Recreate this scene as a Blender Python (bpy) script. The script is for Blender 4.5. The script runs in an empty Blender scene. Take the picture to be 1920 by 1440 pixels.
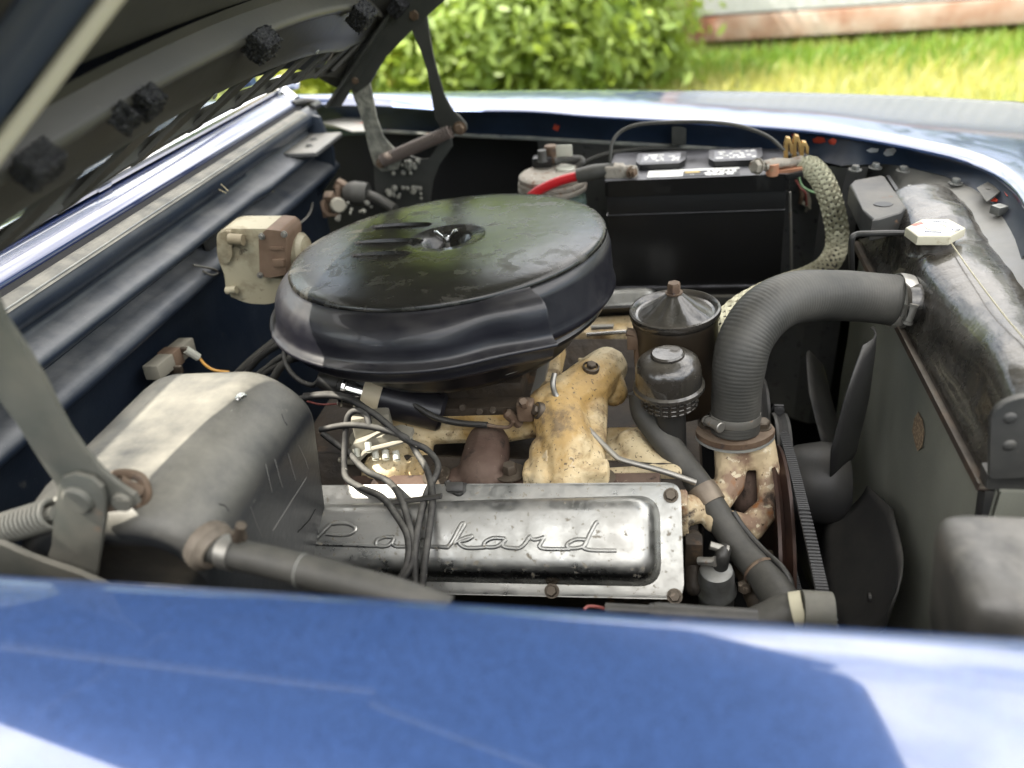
import bpy, bmesh, math, random
from mathutils import Vector as V, Matrix, noise
random.seed(7)
sc = bpy.context.scene
R = math.radians
# ------------------------------------------------------------------ camera
FPX = 1510.0
_D = V((248, 2478, 1510)).normalized()
_Y = V((288, -949, 1510)); _Y = (_Y - _D * _Y.dot(_D)).normalized()
_X = _D.cross(_Y)
CAMZ = 1.38
CP = V((0, 0, CAMZ))
def cam_to_world(a, b, c):              # a right, b down, c forward
    return V((_X[0]*a+_X[1]*b+_X[2]*c, _Y[0]*a+_Y[1]*b+_Y[2]*c, -(_D[0]*a+_D[1]*b+_D[2]*c)))
camd = bpy.data.cameras.new('camera'); cam = bpy.data.objects.new('camera', camd)
sc.collection.objects.link(cam); sc.camera = cam
r_, u_, b_ = cam_to_world(1,0,0), cam_to_world(0,-1,0), cam_to_world(0,0,-1)
cam.matrix_world = Matrix(((r_.x,u_.x,b_.x,0),(r_.y,u_.y,b_.y,0),(r_.z,u_.z,b_.z,CAMZ),(0,0,0,1)))
camd.sensor_width = 36; camd.lens = FPX/1920*36; camd.clip_start = .05; camd.clip_end = 400
camd.dof.use_dof = True; camd.dof.focus_distance = 1.0; camd.dof.aperture_fstop = 2.9
# ------------------------------------------------------------------ light
SUN = V((-.60, -.12, .81)).normalized()           # towards the sun
w = bpy.data.worlds.new('World'); sc.world = w; w.use_nodes = True
nt = w.node_tree; nt.nodes.clear()
def N(nt, t, **k):
    n = nt.nodes.new(t)
    for a, v in k.items():
        if a.startswith('i_'): n.inputs[a[2:].replace('_', ' ')].default_value = v
        else: setattr(n, a, v)
    return n
out = N(nt, 'ShaderNodeOutputWorld'); bg = N(nt, 'ShaderNodeBackground'); bg.inputs[1].default_value = .13
sky = N(nt, 'ShaderNodeTexSky', sky_type='NISHITA', sun_disc=False)
sky.sun_elevation = math.asin(SUN.z); sky.sun_rotation = math.atan2(SUN.x, SUN.y); sky.air_density = 1.3; sky.dust_density = 2.5
tc = N(nt, 'ShaderNodeTexCoord'); mp = N(nt, 'ShaderNodeMapping'); mp.inputs['Scale'].default_value = (1, 1, 2.2)
nz = N(nt, 'ShaderNodeTexNoise'); nz.inputs['Scale'].default_value = 2.1; nz.inputs['Detail'].default_value = 7; nz.inputs['Roughness'].default_value = .55
rp = N(nt, 'ShaderNodeValToRGB'); rp.color_ramp.elements[0].position = .33; rp.color_ramp.elements[1].position = .57
mx = N(nt, 'ShaderNodeMix', data_type='RGBA'); mx.inputs[7].default_value = (17.5, 16.9, 16.2, 1)
L = nt.links.new
L(tc.outputs['Generated'], mp.inputs[0]); L(mp.outputs[0], nz.inputs['Vector']); L(nz.outputs[0], rp.inputs[0]); sz = N(nt, 'ShaderNodeSeparateXYZ'); L(tc.outputs['Generated'], sz.inputs[0])      # cloud bank overhead, thinning to blue haze low down
zr = N(nt, 'ShaderNodeMapRange', clamp=True, interpolation_type='SMOOTHSTEP'); zr.inputs[1].default_value = .18; zr.inputs[2].default_value = .50; L(sz.outputs[2], zr.inputs[0])
zm = N(nt, 'ShaderNodeMath', operation='MULTIPLY'); L(rp.outputs[0], zm.inputs[0]); L(zr.outputs[0], zm.inputs[1]); L(zm.outputs[0], mx.inputs[0])
L(sky.outputs[0], mx.inputs[6]); L(mx.outputs[2], bg.inputs[0]); L(bg.outputs[0], out.inputs[0])
sd = bpy.data.lights.new('sun', 'SUN'); sd.energy = 4.6; sd.angle = R(.5); sd.color = (1, .94, .84)
so = bpy.data.objects.new('sun', sd); sc.collection.objects.link(so); so.rotation_euler = SUN.to_track_quat('Z', 'Y').to_euler()
sc.view_settings.view_transform = 'Standard'; sc.view_settings.look = 'None'; sc.view_settings.exposure = 1.5; sc.view_settings.gamma = 1
sc.view_settings.use_curve_mapping = False
sc.render.engine = 'CYCLES'; sc.cycles.use_denoising = True; sc.cycles.max_bounces = 8; sc.cycles.sample_clamp_indirect = 6
# ------------------------------------------------------------------ coordinates
def ray(px, py): return cam_to_world(px-960, py-720, FPX).normalized()
def U(px, py, x=None, y=None, z=None):   # a point of the photograph at a known x, y or height
    r = ray(px, py)
    t = x/r.x if x is not None else y/r.y if y is not None else (z-CAMZ)/r.z
    return CP + r*t
def UP(px, py, p0, n):                   # a point of the photograph on a known plane
    r = ray(px, py); return CP + r*((p0-CP).dot(n)/r.dot(n))
# ------------------------------------------------------------------ mesh kit
class B:
    def __init__(s): s.bm = bmesh.new(); s.uv = None
    def face(s, vs):
        try: return s.bm.faces.new(vs)
        except ValueError: return None
    def poly(s, pts): return s.face([s.bm.verts.new(p) for p in pts])
    def box(s, c, size, rot=None, bev=0, seg=2, taper=0):
        c = V(c); M = rot if rot is not None else Matrix.Identity(3); vs = []
        for z in (-1, 1):
            for y in (-1, 1):
                for x in (-1, 1):
                    k = 1 - taper*(z < 0)
                    vs.append(s.bm.verts.new(c + M @ V((x*size[0]/2*k, y*size[1]/2*k, z*size[2]/2))))
        fs = [s.face([vs[i] for i in q]) for q in ((0,2,3,1),(4,5,7,6),(0,1,5,4),(2,6,7,3),(0,4,6,2),(1,3,7,5))]
        if bev: bmesh.ops.bevel(s.bm, geom=list({e for f in fs for e in f.edges}), offset=bev, segments=seg, profile=.6, affect='EDGES')
        return s
    def prism(s, pts, off, bev=0, seg=2):
        """pts: outline of world points, off: extrusion vector"""
        a = [s.bm.verts.new(V(p)) for p in pts]; b = [s.bm.verts.new(V(p)+V(off)) for p in pts]
        fs = [s.face(a), s.face(b[::-1])]; n = len(a)
        for i in range(n): fs.append(s.face([a[i], b[i], b[(i+1) % n], a[(i+1) % n]]))
        fs = [f for f in fs if f]
        if bev: bmesh.ops.bevel(s.bm, geom=list({e for f in fs[:2] for e in f.edges}), offset=bev, segments=seg, profile=.6, affect='EDGES')
        return s
    def lathe(s, prof, o=(0,0,0), axis=(0,0,1), n=48, a0=0, a1=360, ref=(1,0,0), f=None):
        o = V(o); az = V(axis).normalized(); ax = V(ref); ax = (ax-az*ax.dot(az))
        if ax.length < 1e-3: ax = az.orthogonal()
        ax.normalize(); ay = az.cross(ax); full = abs(a1-a0) >= 360
        cols = []; m = n if full else n+1
        for i in range(m):
            t = R(a0+(a1-a0)*i/n); col = []
            for j, (r, h) in enumerate(prof):
                if r < 1e-6 and i and full: col.append(cols[0][j]); continue
                rr = r; hh = h
                if f: rr, hh = f(t, r, h)
                col.append(s.bm.verts.new(o+ax*rr*math.cos(t)+ay*rr*math.sin(t)+az*hh))
            cols.append(col)
        for i in range(n):
            c, d = cols[i], cols[(i+1) % m]
            for j in range(len(prof)-1):
                q = []
                for v in (c[j], d[j], d[j+1], c[j+1]):
                    if v not in q: q.append(v)
                if len(q) > 2: s.face(q)
        return s
    def tube(s, pts, r, n=12, caps=True, sub=6, rf=None, smooth=True, flat=None):
        """round tube through pts (Catmull-Rom), r a number or one radius per point; rf(length, i) scales the radius"""
        pts = [V(p) for p in pts]; rs = r if isinstance(r, (list, tuple)) else [r]*len(pts)
        P, Q = [], []
        if smooth and len(pts) > 2:
            e = [pts[0]*2-pts[1]]+pts+[pts[-1]*2-pts[-2]]
            for i in range(1, len(e)-2):
                p0, p1, p2, p3 = e[i-1:i+3]
                for k in range(sub):
                    t = k/sub
                    P.append(.5*((2*p1)+(p2-p0)*t+(2*p0-5*p1+4*p2-p3)*t*t+(3*p1-p0-3*p2+p3)*t**3)); Q.append(rs[i-1]*(1-t)+rs[i]*t)
            P.append(pts[-1]); Q.append(rs[-1])
        elif len(pts) == 2:
            for k in range(sub+1): P.append(pts[0].lerp(pts[1], k/sub)); Q.append(rs[0]+(rs[1]-rs[0])*k/sub)
        else: P, Q = pts, list(rs)
        tg = [(P[min(i+1, len(P)-1)]-P[max(i-1, 0)]).normalized() for i in range(len(P))]
        nn = tg[0].orthogonal().normalized(); rings = []; ln = 0
        if flat is not None: nn = (V(flat[0])-tg[0]*V(flat[0]).dot(tg[0])).normalized()
        for i, p in enumerate(P):
            if i:
                ln += (p-P[i-1]).length; nn = (nn-tg[i]*nn.dot(tg[i])).normalized()
            bb = tg[i].cross(nn); q = Q[i]*(rf(ln, i) if rf else 1)
            k2 = flat[1] if flat is not None else 1
            rings.append([s.bm.verts.new(p+nn*math.cos(2*math.pi*k/n)*q*k2+bb*math.sin(2*math.pi*k/n)*q) for k in range(n)])
        for a, b in zip(rings, rings[1:]):
            for k in range(n): s.face([a[k], a[(k+1) % n], b[(k+1) % n], b[k]])
        if caps: s.face(rings[0][::-1]); s.face(rings[-1])
        s.path = P; s.tg = tg
        return s
    def grid(s, rows, close=False):
        g = [[s.bm.verts.new(V(p)) for p in r] for r in rows]
        for a, b in zip(g, g[1:]):
            m = len(a)
            for i in range(m if close else m-1): s.face([a[i], a[(i+1) % m], b[(i+1) % m], b[i]])
        return s
    def ball(s, c, r, n=16, sc_=(1,1,1), rot=None):
        M = Matrix.Translation(V(c)) @ ((rot.to_4x4()) if rot is not None else Matrix.Identity(4)) @ Matrix.Diagonal((r*sc_[0], r*sc_[1], r*sc_[2], 1))
        bmesh.ops.create_uvsphere(s.bm, u_segments=n, v_segments=n//2+1, radius=1, matrix=M); return s
    def bolt(s, o, axis, r=.008, h=.006, washer=0):
        az = V(axis).normalized(); o = V(o)
        if washer: s.lathe([(0, .0015), (washer, .0015), (washer, 0)], o, az, 20)
        b0 = .0015 if washer else 0
        s.lathe([(r, b0), (r, b0+h*.8), (r*.86, b0+h), (0, b0+h)], o, az, 6, ref=(random.random(), random.random(), .3))
        return s
def smp(prof, k=4):      # rounder lathe profile
    e = [prof[0]]+list(prof)+[prof[-1]]; o = []
    for i in range(1, len(e)-2):
        p0, p1, p2, p3 = [V(q) for q in e[i-1:i+3]]
        for j in range(k):
            t = j/k; q = .5*((2*p1)+(p2-p0)*t+(2*p0-5*p1+4*p2-p3)*t*t+(3*p1-p0-3*p2+p3)*t**3); o.append((q.x, q.y))
    return o+[tuple(prof[-1])]
def rot_axis(u, v, n):   # columns
    u, v, n = V(u).normalized(), V(v).normalized(), V(n).normalized()
    return Matrix((u, v, n)).transposed()
def obj(name, b, m, parent=None, ang=32, label=None, kind=None, sharp=True):
    bm = b.bm
    bmesh.ops.recalc_face_normals(bm, faces=bm.faces)
    for f in bm.faces: f.smooth = True
    if sharp:
        c = R(ang)
        for e in bm.edges:
            if len(e.link_faces) == 2 and e.calc_face_angle(0) > c: e.smooth = False
    me = bpy.data.meshes.new(name); bm.to_mesh(me); bm.free()
    o = bpy.data.objects.new(name, me); sc.collection.objects.link(o); me.materials.append(m)
    if parent is not None:
        o.parent = parent; o.matrix_parent_inverse = parent_inv(parent)
    if label: o['label'] = label
    if kind: o['kind'] = kind
    return o
def parent_inv(p):
    return Matrix.LocRotScale(p.location, p.rotation_euler, p.scale).inverted()   # every parent sits at its world place
def tag(o, label, cat, group=None):
    o['label'] = label; o['category'] = cat
    if group: o['group'] = group
    return o
def thing(name, label, cat, loc=(0,0,0), group=None):
    o = bpy.data.objects.new(name, None); sc.collection.objects.link(o); o.location = loc; o.empty_display_size = .05
    return tag(o, label, cat, group)
def part(name, parent, loc, label=None):
    o = bpy.data.objects.new(name, None); sc.collection.objects.link(o); o.location = loc; o.empty_display_size = .03
    o.parent = parent; o.matrix_parent_inverse = parent_inv(parent)
    if label: o['label'] = label
    return o
def hit(px, py):
    dg = bpy.context.evaluated_depsgraph_get(); ok, p, n, i, o, M = sc.ray_cast(dg, CP, ray(px, py))
    if n.dot(ray(px, py)) > 0: n = -n
    return p, n
def decal(name, pts, m, parent, label=None, th=.0004, sub=3):
    """thin flake lying on whatever surface is there"""
    c = V((sum(p[0] for p in pts)/len(pts), sum(p[1] for p in pts)/len(pts))); b = B(); rings = []
    P = []
    for i, p in enumerate(pts):
        q = pts[(i+1) % len(pts)]
        for k in range(sub): P.append(V(p).lerp(V(q), k/sub))
    for f in (1, .66, .33):
        r = []
        for p in P: h, n = hit(*c.lerp(p, f)); r.append(h+n*(th if f < 1 else th*.5))
        rings.append(r)
    b.grid(rings, True); b.poly(rings[-1]); return obj(name, b, m, parent, label=label)
def cast(name, b, m, parent, voxel=.0035, it=6):
    """rough casting: overlapping lumps melted into one skin"""
    o = obj(name, b, m, parent, sharp=False)
    r = o.modifiers.new('r', 'REMESH'); r.mode = 'VOXEL'; r.voxel_size = voxel; r.use_smooth_shade = True
    s = o.modifiers.new('s', 'SMOOTH'); s.iterations = it; s.factor = .6
    return o
def text_b(txt, size, o, u, v, depth=0, bold=0):
    cu = bpy.data.curves.new('t', 'FONT'); cu.body = txt; cu.size = size; cu.align_x = 'CENTER'; cu.align_y = 'CENTER'; cu.offset = bold; cu.extrude = depth; cu.resolution_u = 2
    ob = bpy.data.objects.new('t', cu); sc.collection.objects.link(ob)
    dg = bpy.context.evaluated_depsgraph_get(); me = bpy.data.meshes.new_from_object(ob.evaluated_get(dg))
    b = B(); b.bm.from_mesh(me); bpy.data.objects.remove(ob); bpy.data.meshes.remove(me)
    u, v = V(u).normalized(), V(v).normalized(); M = rot_axis(u, v, u.cross(v)).to_4x4(); M.translation = V(o)
    bmesh.ops.transform(b.bm, matrix=M, verts=b.bm.verts); return b
# ------------------------------------------------------------------ materials
def mat(name, col, rough=.5, metal=0, var=None, patches=(), dust=None, bump=(), coat=0, spec=.5, rvar=0, sheen=0, trans=0, flake=0, streak=None):
    m = bpy.data.materials.new(name); m.use_nodes = True; nt = m.node_tree; L = nt.links.new
    p = nt.nodes['Principled BSDF']; tc = N(nt, 'ShaderNodeTexCoord'); O = tc.outputs['Object']
    def noise_(scale, det=4, ro=.55, dist=0, vec=None):
        n = N(nt, 'ShaderNodeTexNoise'); n.inputs['Scale'].default_value = scale; n.inputs['Detail'].default_value = det
        n.inputs['Roughness'].default_value = ro; n.inputs['Distortion'].default_value = dist; L(vec or O, n.inputs['Vector']); return n.outputs[0]
    def ramp(s, lo, hi):
        r = N(nt, 'ShaderNodeMapRange', clamp=True); r.inputs[1].default_value = lo; r.inputs[2].default_value = hi; L(s, r.inputs[0]); return r.outputs[0]
    def mixc(f, a, c):
        x = N(nt, 'ShaderNodeMix', data_type='RGBA'); L(f, x.inputs[0])
        if isinstance(a, tuple): x.inputs[6].default_value = (*a, 1)
        else: L(a, x.inputs[6])
        x.inputs[7].default_value = (*c, 1); return x.outputs[2]
    def mixf(f, a, c):
        x = N(nt, 'ShaderNodeMix', data_type='FLOAT'); L(f, x.inputs[0])
        if isinstance(a, (int, float)): x.inputs[2].default_value = a
        else: L(a, x.inputs[2])
        x.inputs[3].default_value = c; return x.outputs[0]
    def mul(a, c):
        x = N(nt, 'ShaderNodeMath', operation='MULTIPLY'); L(a, x.inputs[0])
        if isinstance(c, (int, float)): x.inputs[1].default_value = c
        else: L(c, x.inputs[1])
        return x.outputs[0]
    c, r, me = tuple(col), rough, metal
    if var: c = mixc(ramp(noise_(var[1], 5), var[2] if len(var) > 2 else .35, var[3] if len(var) > 3 else .65), c, var[0])
    for q in patches:           # (colour, scale, threshold, softness, roughness, metal)
        f = ramp(noise_(q[1], 8, .62, .3), q[2], q[2]+q[3])
        c = mixc(f, c, q[0])
        if len(q) > 4 and q[4] is not None: r = mixf(f, r, q[4])
        if len(q) > 5 and (metal or q[5]): me = mixf(f, me, q[5])
    if streak:                  # scratches: (colour, scale vector, threshold)
        mp = N(nt, 'ShaderNodeMapping'); mp.inputs['Scale'].default_value = streak[1]; mp.inputs['Rotation'].default_value = streak[3] if len(streak) > 3 else (0,0,0); L(O, mp.inputs[0])
        c = mixc(ramp(noise_(1, 3, vec=mp.outputs[0]), streak[2], streak[2]+.03), c, streak[0])
    if dust:                    # settled on upward faces: (colour, amount, scale)
        g = N(nt, 'ShaderNodeNewGeometry'); sx = N(nt, 'ShaderNodeSeparateXYZ'); L(g.outputs['Normal'], sx.inputs[0])
        f = mul(ramp(sx.outputs[2], .1, 1.0), mul(ramp(noise_(dust[2], 7, .65), .25, .75), dust[1]))
        c = mixc(f, c, dust[0]); r = mixf(f, r, .9)
        if metal: me = mixf(f, me, 0)
        if len(dust) > 3:       # single specks
            vo = N(nt, 'ShaderNodeTexVoronoi'); vo.inputs['Scale'].default_value = dust[3]; L(O, vo.inputs['Vector'])
            rr = N(nt, 'ShaderNodeMapRange', clamp=True); rr.inputs[1].default_value = .13; rr.inputs[2].default_value = .05; L(vo.outputs['Distance'], rr.inputs[0])
            c = mixc(mul(rr.outputs[0], mul(ramp(noise_(40), .52, .6), .7)), c, dust[0])
    if rvar:
        x = N(nt, 'ShaderNodeMath', operation='ADD'); L(mul(noise_(60, 6), rvar), x.inputs[0])
        y = N(nt, 'ShaderNodeMath', operation='ADD', use_clamp=True); L(x.outputs[0], y.inputs[0]); x.inputs[1].default_value = -rvar/2
        if isinstance(r, (int, float)): y.inputs[1].default_value = r
        else: L(r, y.inputs[1])
        r = y.outputs[0]
    if flake:
        vo = N(nt, 'ShaderNodeTexVoronoi'); vo.inputs['Scale'].default_value = 900; L(O, vo.inputs['Vector'])
        sx = N(nt, 'ShaderNodeSeparateXYZ'); L(vo.outputs['Color'], sx.inputs[0])
        x = N(nt, 'ShaderNodeMix', data_type='RGBA', blend_type='MULTIPLY'); x.inputs[0].default_value = 1
        rr = N(nt, 'ShaderNodeMapRange'); rr.inputs[3].default_value = 1-flake; rr.inputs[4].default_value = 1+flake; L(sx.outputs[0], rr.inputs[0])
        if isinstance(c, tuple): x.inputs[6].default_value = (*c, 1)
        else: L(c, x.inputs[6])
        L(rr.outputs[0], x.inputs[7]); c = x.outputs[2]
    for k, v in (('Base Color', c), ('Roughness', r), ('Metallic', me)):
        if isinstance(v, tuple): p.inputs[k].default_value = (*v, 1)
        elif isinstance(v, (int, float)): p.inputs[k].default_value = v
        else: L(v, p.inputs[k])
    last = None
    for sc_, st in bump:
        bn = N(nt, 'ShaderNodeBump'); bn.inputs['Strength'].default_value = 1; bn.inputs['Distance'].default_value = st
        L(noise_(sc_, 4), bn.inputs['Height'])
        if last: L(last, bn.inputs['Normal'])
        last = bn.outputs[0]
    if last: L(last, p.inputs['Normal'])
    p.inputs['Coat Weight'].default_value = coat; p.inputs['Coat Roughness'].default_value = .05; p.inputs['Coat IOR'].default_value = 1.95
    p.inputs['Specular IOR Level'].default_value = spec
    p.inputs['Transmission Weight'].default_value = trans
    return m
DUST = (.36, .33, .26)
m_blue = mat('blue_metallic_paint', (.021, .046, .130), .30, .45, coat=1, flake=.35, patches=[((.45, .47, .55), 130, .735, .02, .6)], bump=[(3, .0010), (160, .00003)])
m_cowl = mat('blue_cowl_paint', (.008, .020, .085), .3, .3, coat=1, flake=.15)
m_navy = mat('navy_inner_paint', (.006, .014, .032), .42, var=((.012, .024, .05), 14), patches=[((.45, .045, .02), 9, .70, .02, .6), ((.25, .26, .28), 13, .735, .01, .5)], dust=(DUST, .35, 25), bump=[(30, .0004)])
m_fire = mat('navy_firewall_paint', (.011, .017, .029), .34, var=((.024, .032, .045), 7), dust=((.27, .265, .245), .62, 12, 260), patches=[((.10, .10, .09), 22, .66, .1, .8)], bump=[(25, .0006), (140, .0002)], rvar=.2)
m_lip = mat('worn_grey_lip', (.16, .17, .17), .55, var=((.32, .32, .28), 20), patches=[((.4, .07, .03), 30, .68, .04, .7), ((.03, .035, .05), 18, .6, .05)], bump=[(60, .0004)])
m_black = mat('black_enamel', (.006, .006, .010), .40, coat=.08, dust=((.13, .12, .10), .22, 30, 420), bump=[(5, .0003), (180, .00006)], rvar=.25)
m_lid = mat('dusty_black_wrinkle_lid', (.008, .008, .007), .19, dust=((.20, .185, .15), .12, 5, 520), patches=[((.045, .042, .034), 26, .54, .15, .5)], bump=[(420, .00010), (9, .0008), (70, .00015)], rvar=.2)
m_pan = mat('scratched_black_pan', (.008, .008, .009), .3, patches=[((.5, .5, .48), 60, .70, .01, .5)], streak=((.35, .34, .3), (12, 12, 220), .70))
m_rub = mat('old_grey_rubber', (.034, .034, .030), .58, var=((.065, .063, .055), 14), dust=(DUST, .12, 60), bump=[(260, .0002), (18, .0006)])
m_rubd = mat('black_rubber', (.020, .020, .019), .45, dust=(DUST, .15, 50), bump=[(200, .00015)])
m_wire = mat('ignition_wire_rubber', (.016, .016, .016), .6, spec=.3, patches=[((.35, .33, .28), 70, .68, .03, .7)], dust=((.5,.48,.42), .32, 40))
m_wirel = mat('pale_dusty_wire', (.32, .31, .28), .7, dust=(DUST, .4, 60))
m_chr = mat('pitted_chrome', (.38, .38, .36), .26, 1, var=((.27, .28, .27), 9), patches=[((.20, .18, .14), 130, .60, .06, .6, .3), ((.12, .10, .08), 60, .72, .03, .8, 0)], dust=((.30, .28, .23), .55, 30, 500), bump=[(5, .0002), (240, .00012)], rvar=.25)
m_chrc = mat('bright_chrome', (.75, .75, .74), .10, 1, dust=(DUST, .1, 60), bump=[(9, .0006)])
m_steel = mat('dull_steel', (.32, .31, .28), .42, .8, patches=[((.20, .12, .07), 60, .62, .1, .8, 0)], dust=(DUST, .3, 40), bump=[(160, .0002)])
m_zinc = mat('grey_zinc', (.25, .26, .25), .45, .7, var=((.16, .16, .15), 40), patches=[((.10, .07, .045), 50, .64, .08, .8, 0)], dust=(DUST, .3, 50), bump=[(160, .0002)])
m_rust = mat('brown_rusty_steel', (.10, .062, .038), .75, .2, var=((.17, .115, .075), 40), patches=[((.05, .035, .03), 60, .58, .1, .8, 0)], dust=(DUST, .25, 50), bump=[(140, .0006)])
m_boltm = mat('brown_bolt_head', (.085, .066, .048), .55, .5, patches=[((.25, .2, .15), 90, .6, .1, .8, 0)], dust=(DUST, .2, 60), bump=[(300, .0002)])
m_cream = mat('cream_engine_paint', (.60, .49, .29), .6, var=((.68, .58, .38), 12), patches=[((.42, .27, .09), 9, .46, .16, .7), ((.17, .11, .05), 14, .55, .08, .85), ((.26, .16, .055), 30, .54, .2, .8), ((.14, .09, .04), 60, .60, .14, .85), ((.07, .045, .025), 17, .62, .14, .9), ((.10, .07, .04), 230, .60, .05, .9)], dust=((.42, .36, .25), .3, 60), bump=[(180, .0006), (26, .0012)])
m_creamc = mat('clean_cream_paint', (.62, .53, .36), .5, patches=[((.22, .12, .06), 34, .66, .04, .8)], bump=[(120, .0005)])
m_crust = mat('rust_stained_cream_casting', (.56, .45, .28), .7, var=((.27, .18, .12), 13, .50, .58), patches=[((.30, .13, .045), 20, .54, .08, .8), ((.62, .54, .38), 70, .58, .03, .7), ((.06, .045, .035), 18, .62, .06, .9), ((.10, .06, .035), 120, .62, .05, .9)], bump=[(160, .0008), (30, .0012)])
m_exh = mat('brown_exhaust_casting', (.070, .040, .028), .8, var=((.11, .075, .055), 18), patches=[((.03, .02, .015), 40, .55, .1, .9), ((.24, .2, .15), 90, .66, .04, .8)], bump=[(180, .0006), (30, .001)])
m_shade = mat('shaded_blue_skin', (.004, .008, .018), .6, spec=.15)  # car blue darkened in the colour, standing for shade behind the hood slots
m_dpan = mat('dusty_dark_bracket', (.032, .033, .033), .45, var=((.06, .06, .055), 14), dust=((.30, .27, .22), .35, 14, 260), patches=[((.16, .09, .05), 30, .66, .06, .8)], bump=[(60, .0006)])
m_grime = mat('dark_greasy_block', (.020, .016, .012), .7, var=((.05, .035, .02), 14), patches=[((.10, .06, .03), 20, .6, .1, .8)], bump=[(60, .003)])
m_void = mat('shade_black_sheet', (.005, .005, .006), .8, bump=[(20, .001)])  # near-black colour stands for deep shade
m_under = mat('hood_underside_grey', (.036, .035, .030), .45, var=((.048, .045, .037), 6), dust=None, patches=[((.10, .095, .08), 60, .68, .05, .7)], bump=[(60, .0003)])
m_foam = mat('open_cell_foam', (.010, .010, .012), .5, patches=[((.10, .10, .105), 420, .58, .06, .3)], bump=[(400, .003)])
m_hbox = mat('dusty_black_heater_box', (.015, .017, .020), .36, var=((.028, .029, .029), 6), dust=((.50, .47, .38), .72, 7, 500), patches=[((.13, .12, .10), 30, .66, .1, .8)], streak=((.2, .2, .18), (30, 30, 260), .735, (0, .6, .3)), bump=[(10, .0015), (160, .0002)])
m_sand = mat('sandy_dirt_crust', (.30, .25, .17), .95, var=((.12, .10, .07), 60), bump=[(300, .002), (40, .003)])
m_rad = mat('black_radiator_paint', (.014, .014, .013), .24, coat=.3, dust=((.28, .255, .20), .30, 9, 300), var=((.035, .030, .024), 12), patches=[((.10, .08, .055), 42, .66, .06, .8)], bump=[(38, .0030), (14, .003)], rvar=.25)
m_core = mat('painted_radiator_core', (.21, .22, .185), .40, var=((.29, .295, .245), 5), patches=[((.5, .38, .26), 9, .735, .012, .9)], bump=[(400, .0004), (7, .003)], spec=.4)
m_panel = mat('dusty_grey_black_panel', (.075, .077, .077), .30, var=((.12, .12, .115), 5), dust=((.40, .38, .32), .60, 7, 330), patches=[((.24, .13, .08), 26, .7, .05, .8)], bump=[(6, .002), (120, .0002)], rvar=.2)
m_batt = mat('black_battery_plastic', (.007, .007, .007), .30, bump=[(12, .0006)], dust=((.30, .30, .32), .55, 20), patches=[((.02, .02, .018), 14, .6, .2, .55)])  # grey layer on upward faces stands for the sheen of the battery top
m_white = mat('white_label', (.72, .72, .68), .5)
m_yel = mat('yellow_label', (.55, .40, .12), .5)
m_lblk = mat('black_label', (.01, .01, .01), .4)
m_red = mat('red_cable', (.55, .012, .018), .35, dust=(DUST, .1, 60))
m_redt = mat('red_print', (.6, .12, .08), .5)
m_bluet = mat('dark_blue_print', (.06, .07, .14), .5)
m_copper = mat('bare_copper', (.55, .28, .17), .45, .7, patches=[((.35, .25, .15), 80, .55, .1, .7, 0)], bump=[(120, .0003)])
m_brass = mat('brass_spring', (.55, .36, .14), .4, .8, bump=[(120, .0003)])
m_lead = mat('corroded_lead', (.33, .30, .25), .75, .3, patches=[((.18, .10, .06), 70, .58, .1, .9, 0), ((.6, .6, .52), 90, .62, .05, .9, 0)], bump=[(160, .002)])
m_braid = mat('tinned_braid', (.42, .40, .28), .45, .6, patches=[((.20, .18, .11), 45, .55, .15, .8, 0)], bump=[(500, .0002)])
m_wiper = mat('cream_die_casting', (.42, .38, .26), .5, patches=[((.22, .18, .11), 16, .48, .14, .7), ((.10, .08, .05), 60, .64, .06, .8)], dust=(DUST, .2, 30), bump=[(90, .0003), (20, .001)])
m_tan = mat('tan_brown_cover', (.14, .088, .055), .6, var=((.22, .15, .10), 20), bump=[(90, .0004)])
m_ceram = mat('grey_ceramic', (.30, .28, .22), .85, bump=[(200, .0004)])
m_glass = mat('green_tinted_glass', (.45, .60, .55), .12, trans=.75, patches=[((.35, .40, .36), 12, .5, .3, .5)])
m_fluid = mat('pale_green_washer_fluid', (.10, .16, .14), .4)
m_capc = mat('dusty_cream_cap', (.55, .52, .40), .5, patches=[((.35, .30, .18), 40, .6, .1, .7)], bump=[(90, .0003)])
m_grey = mat('weathered_grey_paint', (.075, .078, .066), .6, var=((.115, .11, .09), 18), patches=[((.22, .13, .075), 14, .64, .1, .8)], dust=(DUST, .3, 30), bump=[(60, .0006)])
m_hinge = mat('black_hinge_paint', (.030, .032, .028), .55, var=((.045, .045, .04), 20), dust=(DUST, .3, 30), bump=[(60, .0005)])
m_grease = mat('dust_caked_grease', (.13, .13, .11), .85, var=((.30, .29, .24), 60), bump=[(120, .004)])
m_spring = mat('brown_hinge_spring', (.13, .10, .085), .6, dust=(DUST, .25, 60), bump=[(200, .0004)])
m_springg = mat('grey_hinge_spring', (.14, .14, .12), .55, dust=(DUST, .4, 60), bump=[(200, .0003)])
m_resv = mat('grimy_grey_plastic', (.03, .03, .028), .45, var=((.09, .085, .075), 14), patches=[((.16, .15, .13), 9, .56, .15, .7)], dust=((.3, .29, .27), .45, 30), bump=[(30, .001)])
m_blade = mat('matte_fan_blade', (.036, .036, .036), .5, dust=(DUST, .2, 30), bump=[(30, .0004)])
m_belt = mat('worn_belt_rubber', (.045, .045, .045), .6, bump=[(200, .0002)])
m_ora = mat('orange_wire', (.55, .28, .05), .5)
m_pinkw = mat('faded_red_wire', (.22, .06, .05), .5)
m_greenw = mat('pale_green_wire', (.25, .42, .22), .5)
m_whitec = mat('milky_plastic', (.5, .5, .42), .5)
m_seam = mat('cream_sealant', (.45, .42, .30), .7)
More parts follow.
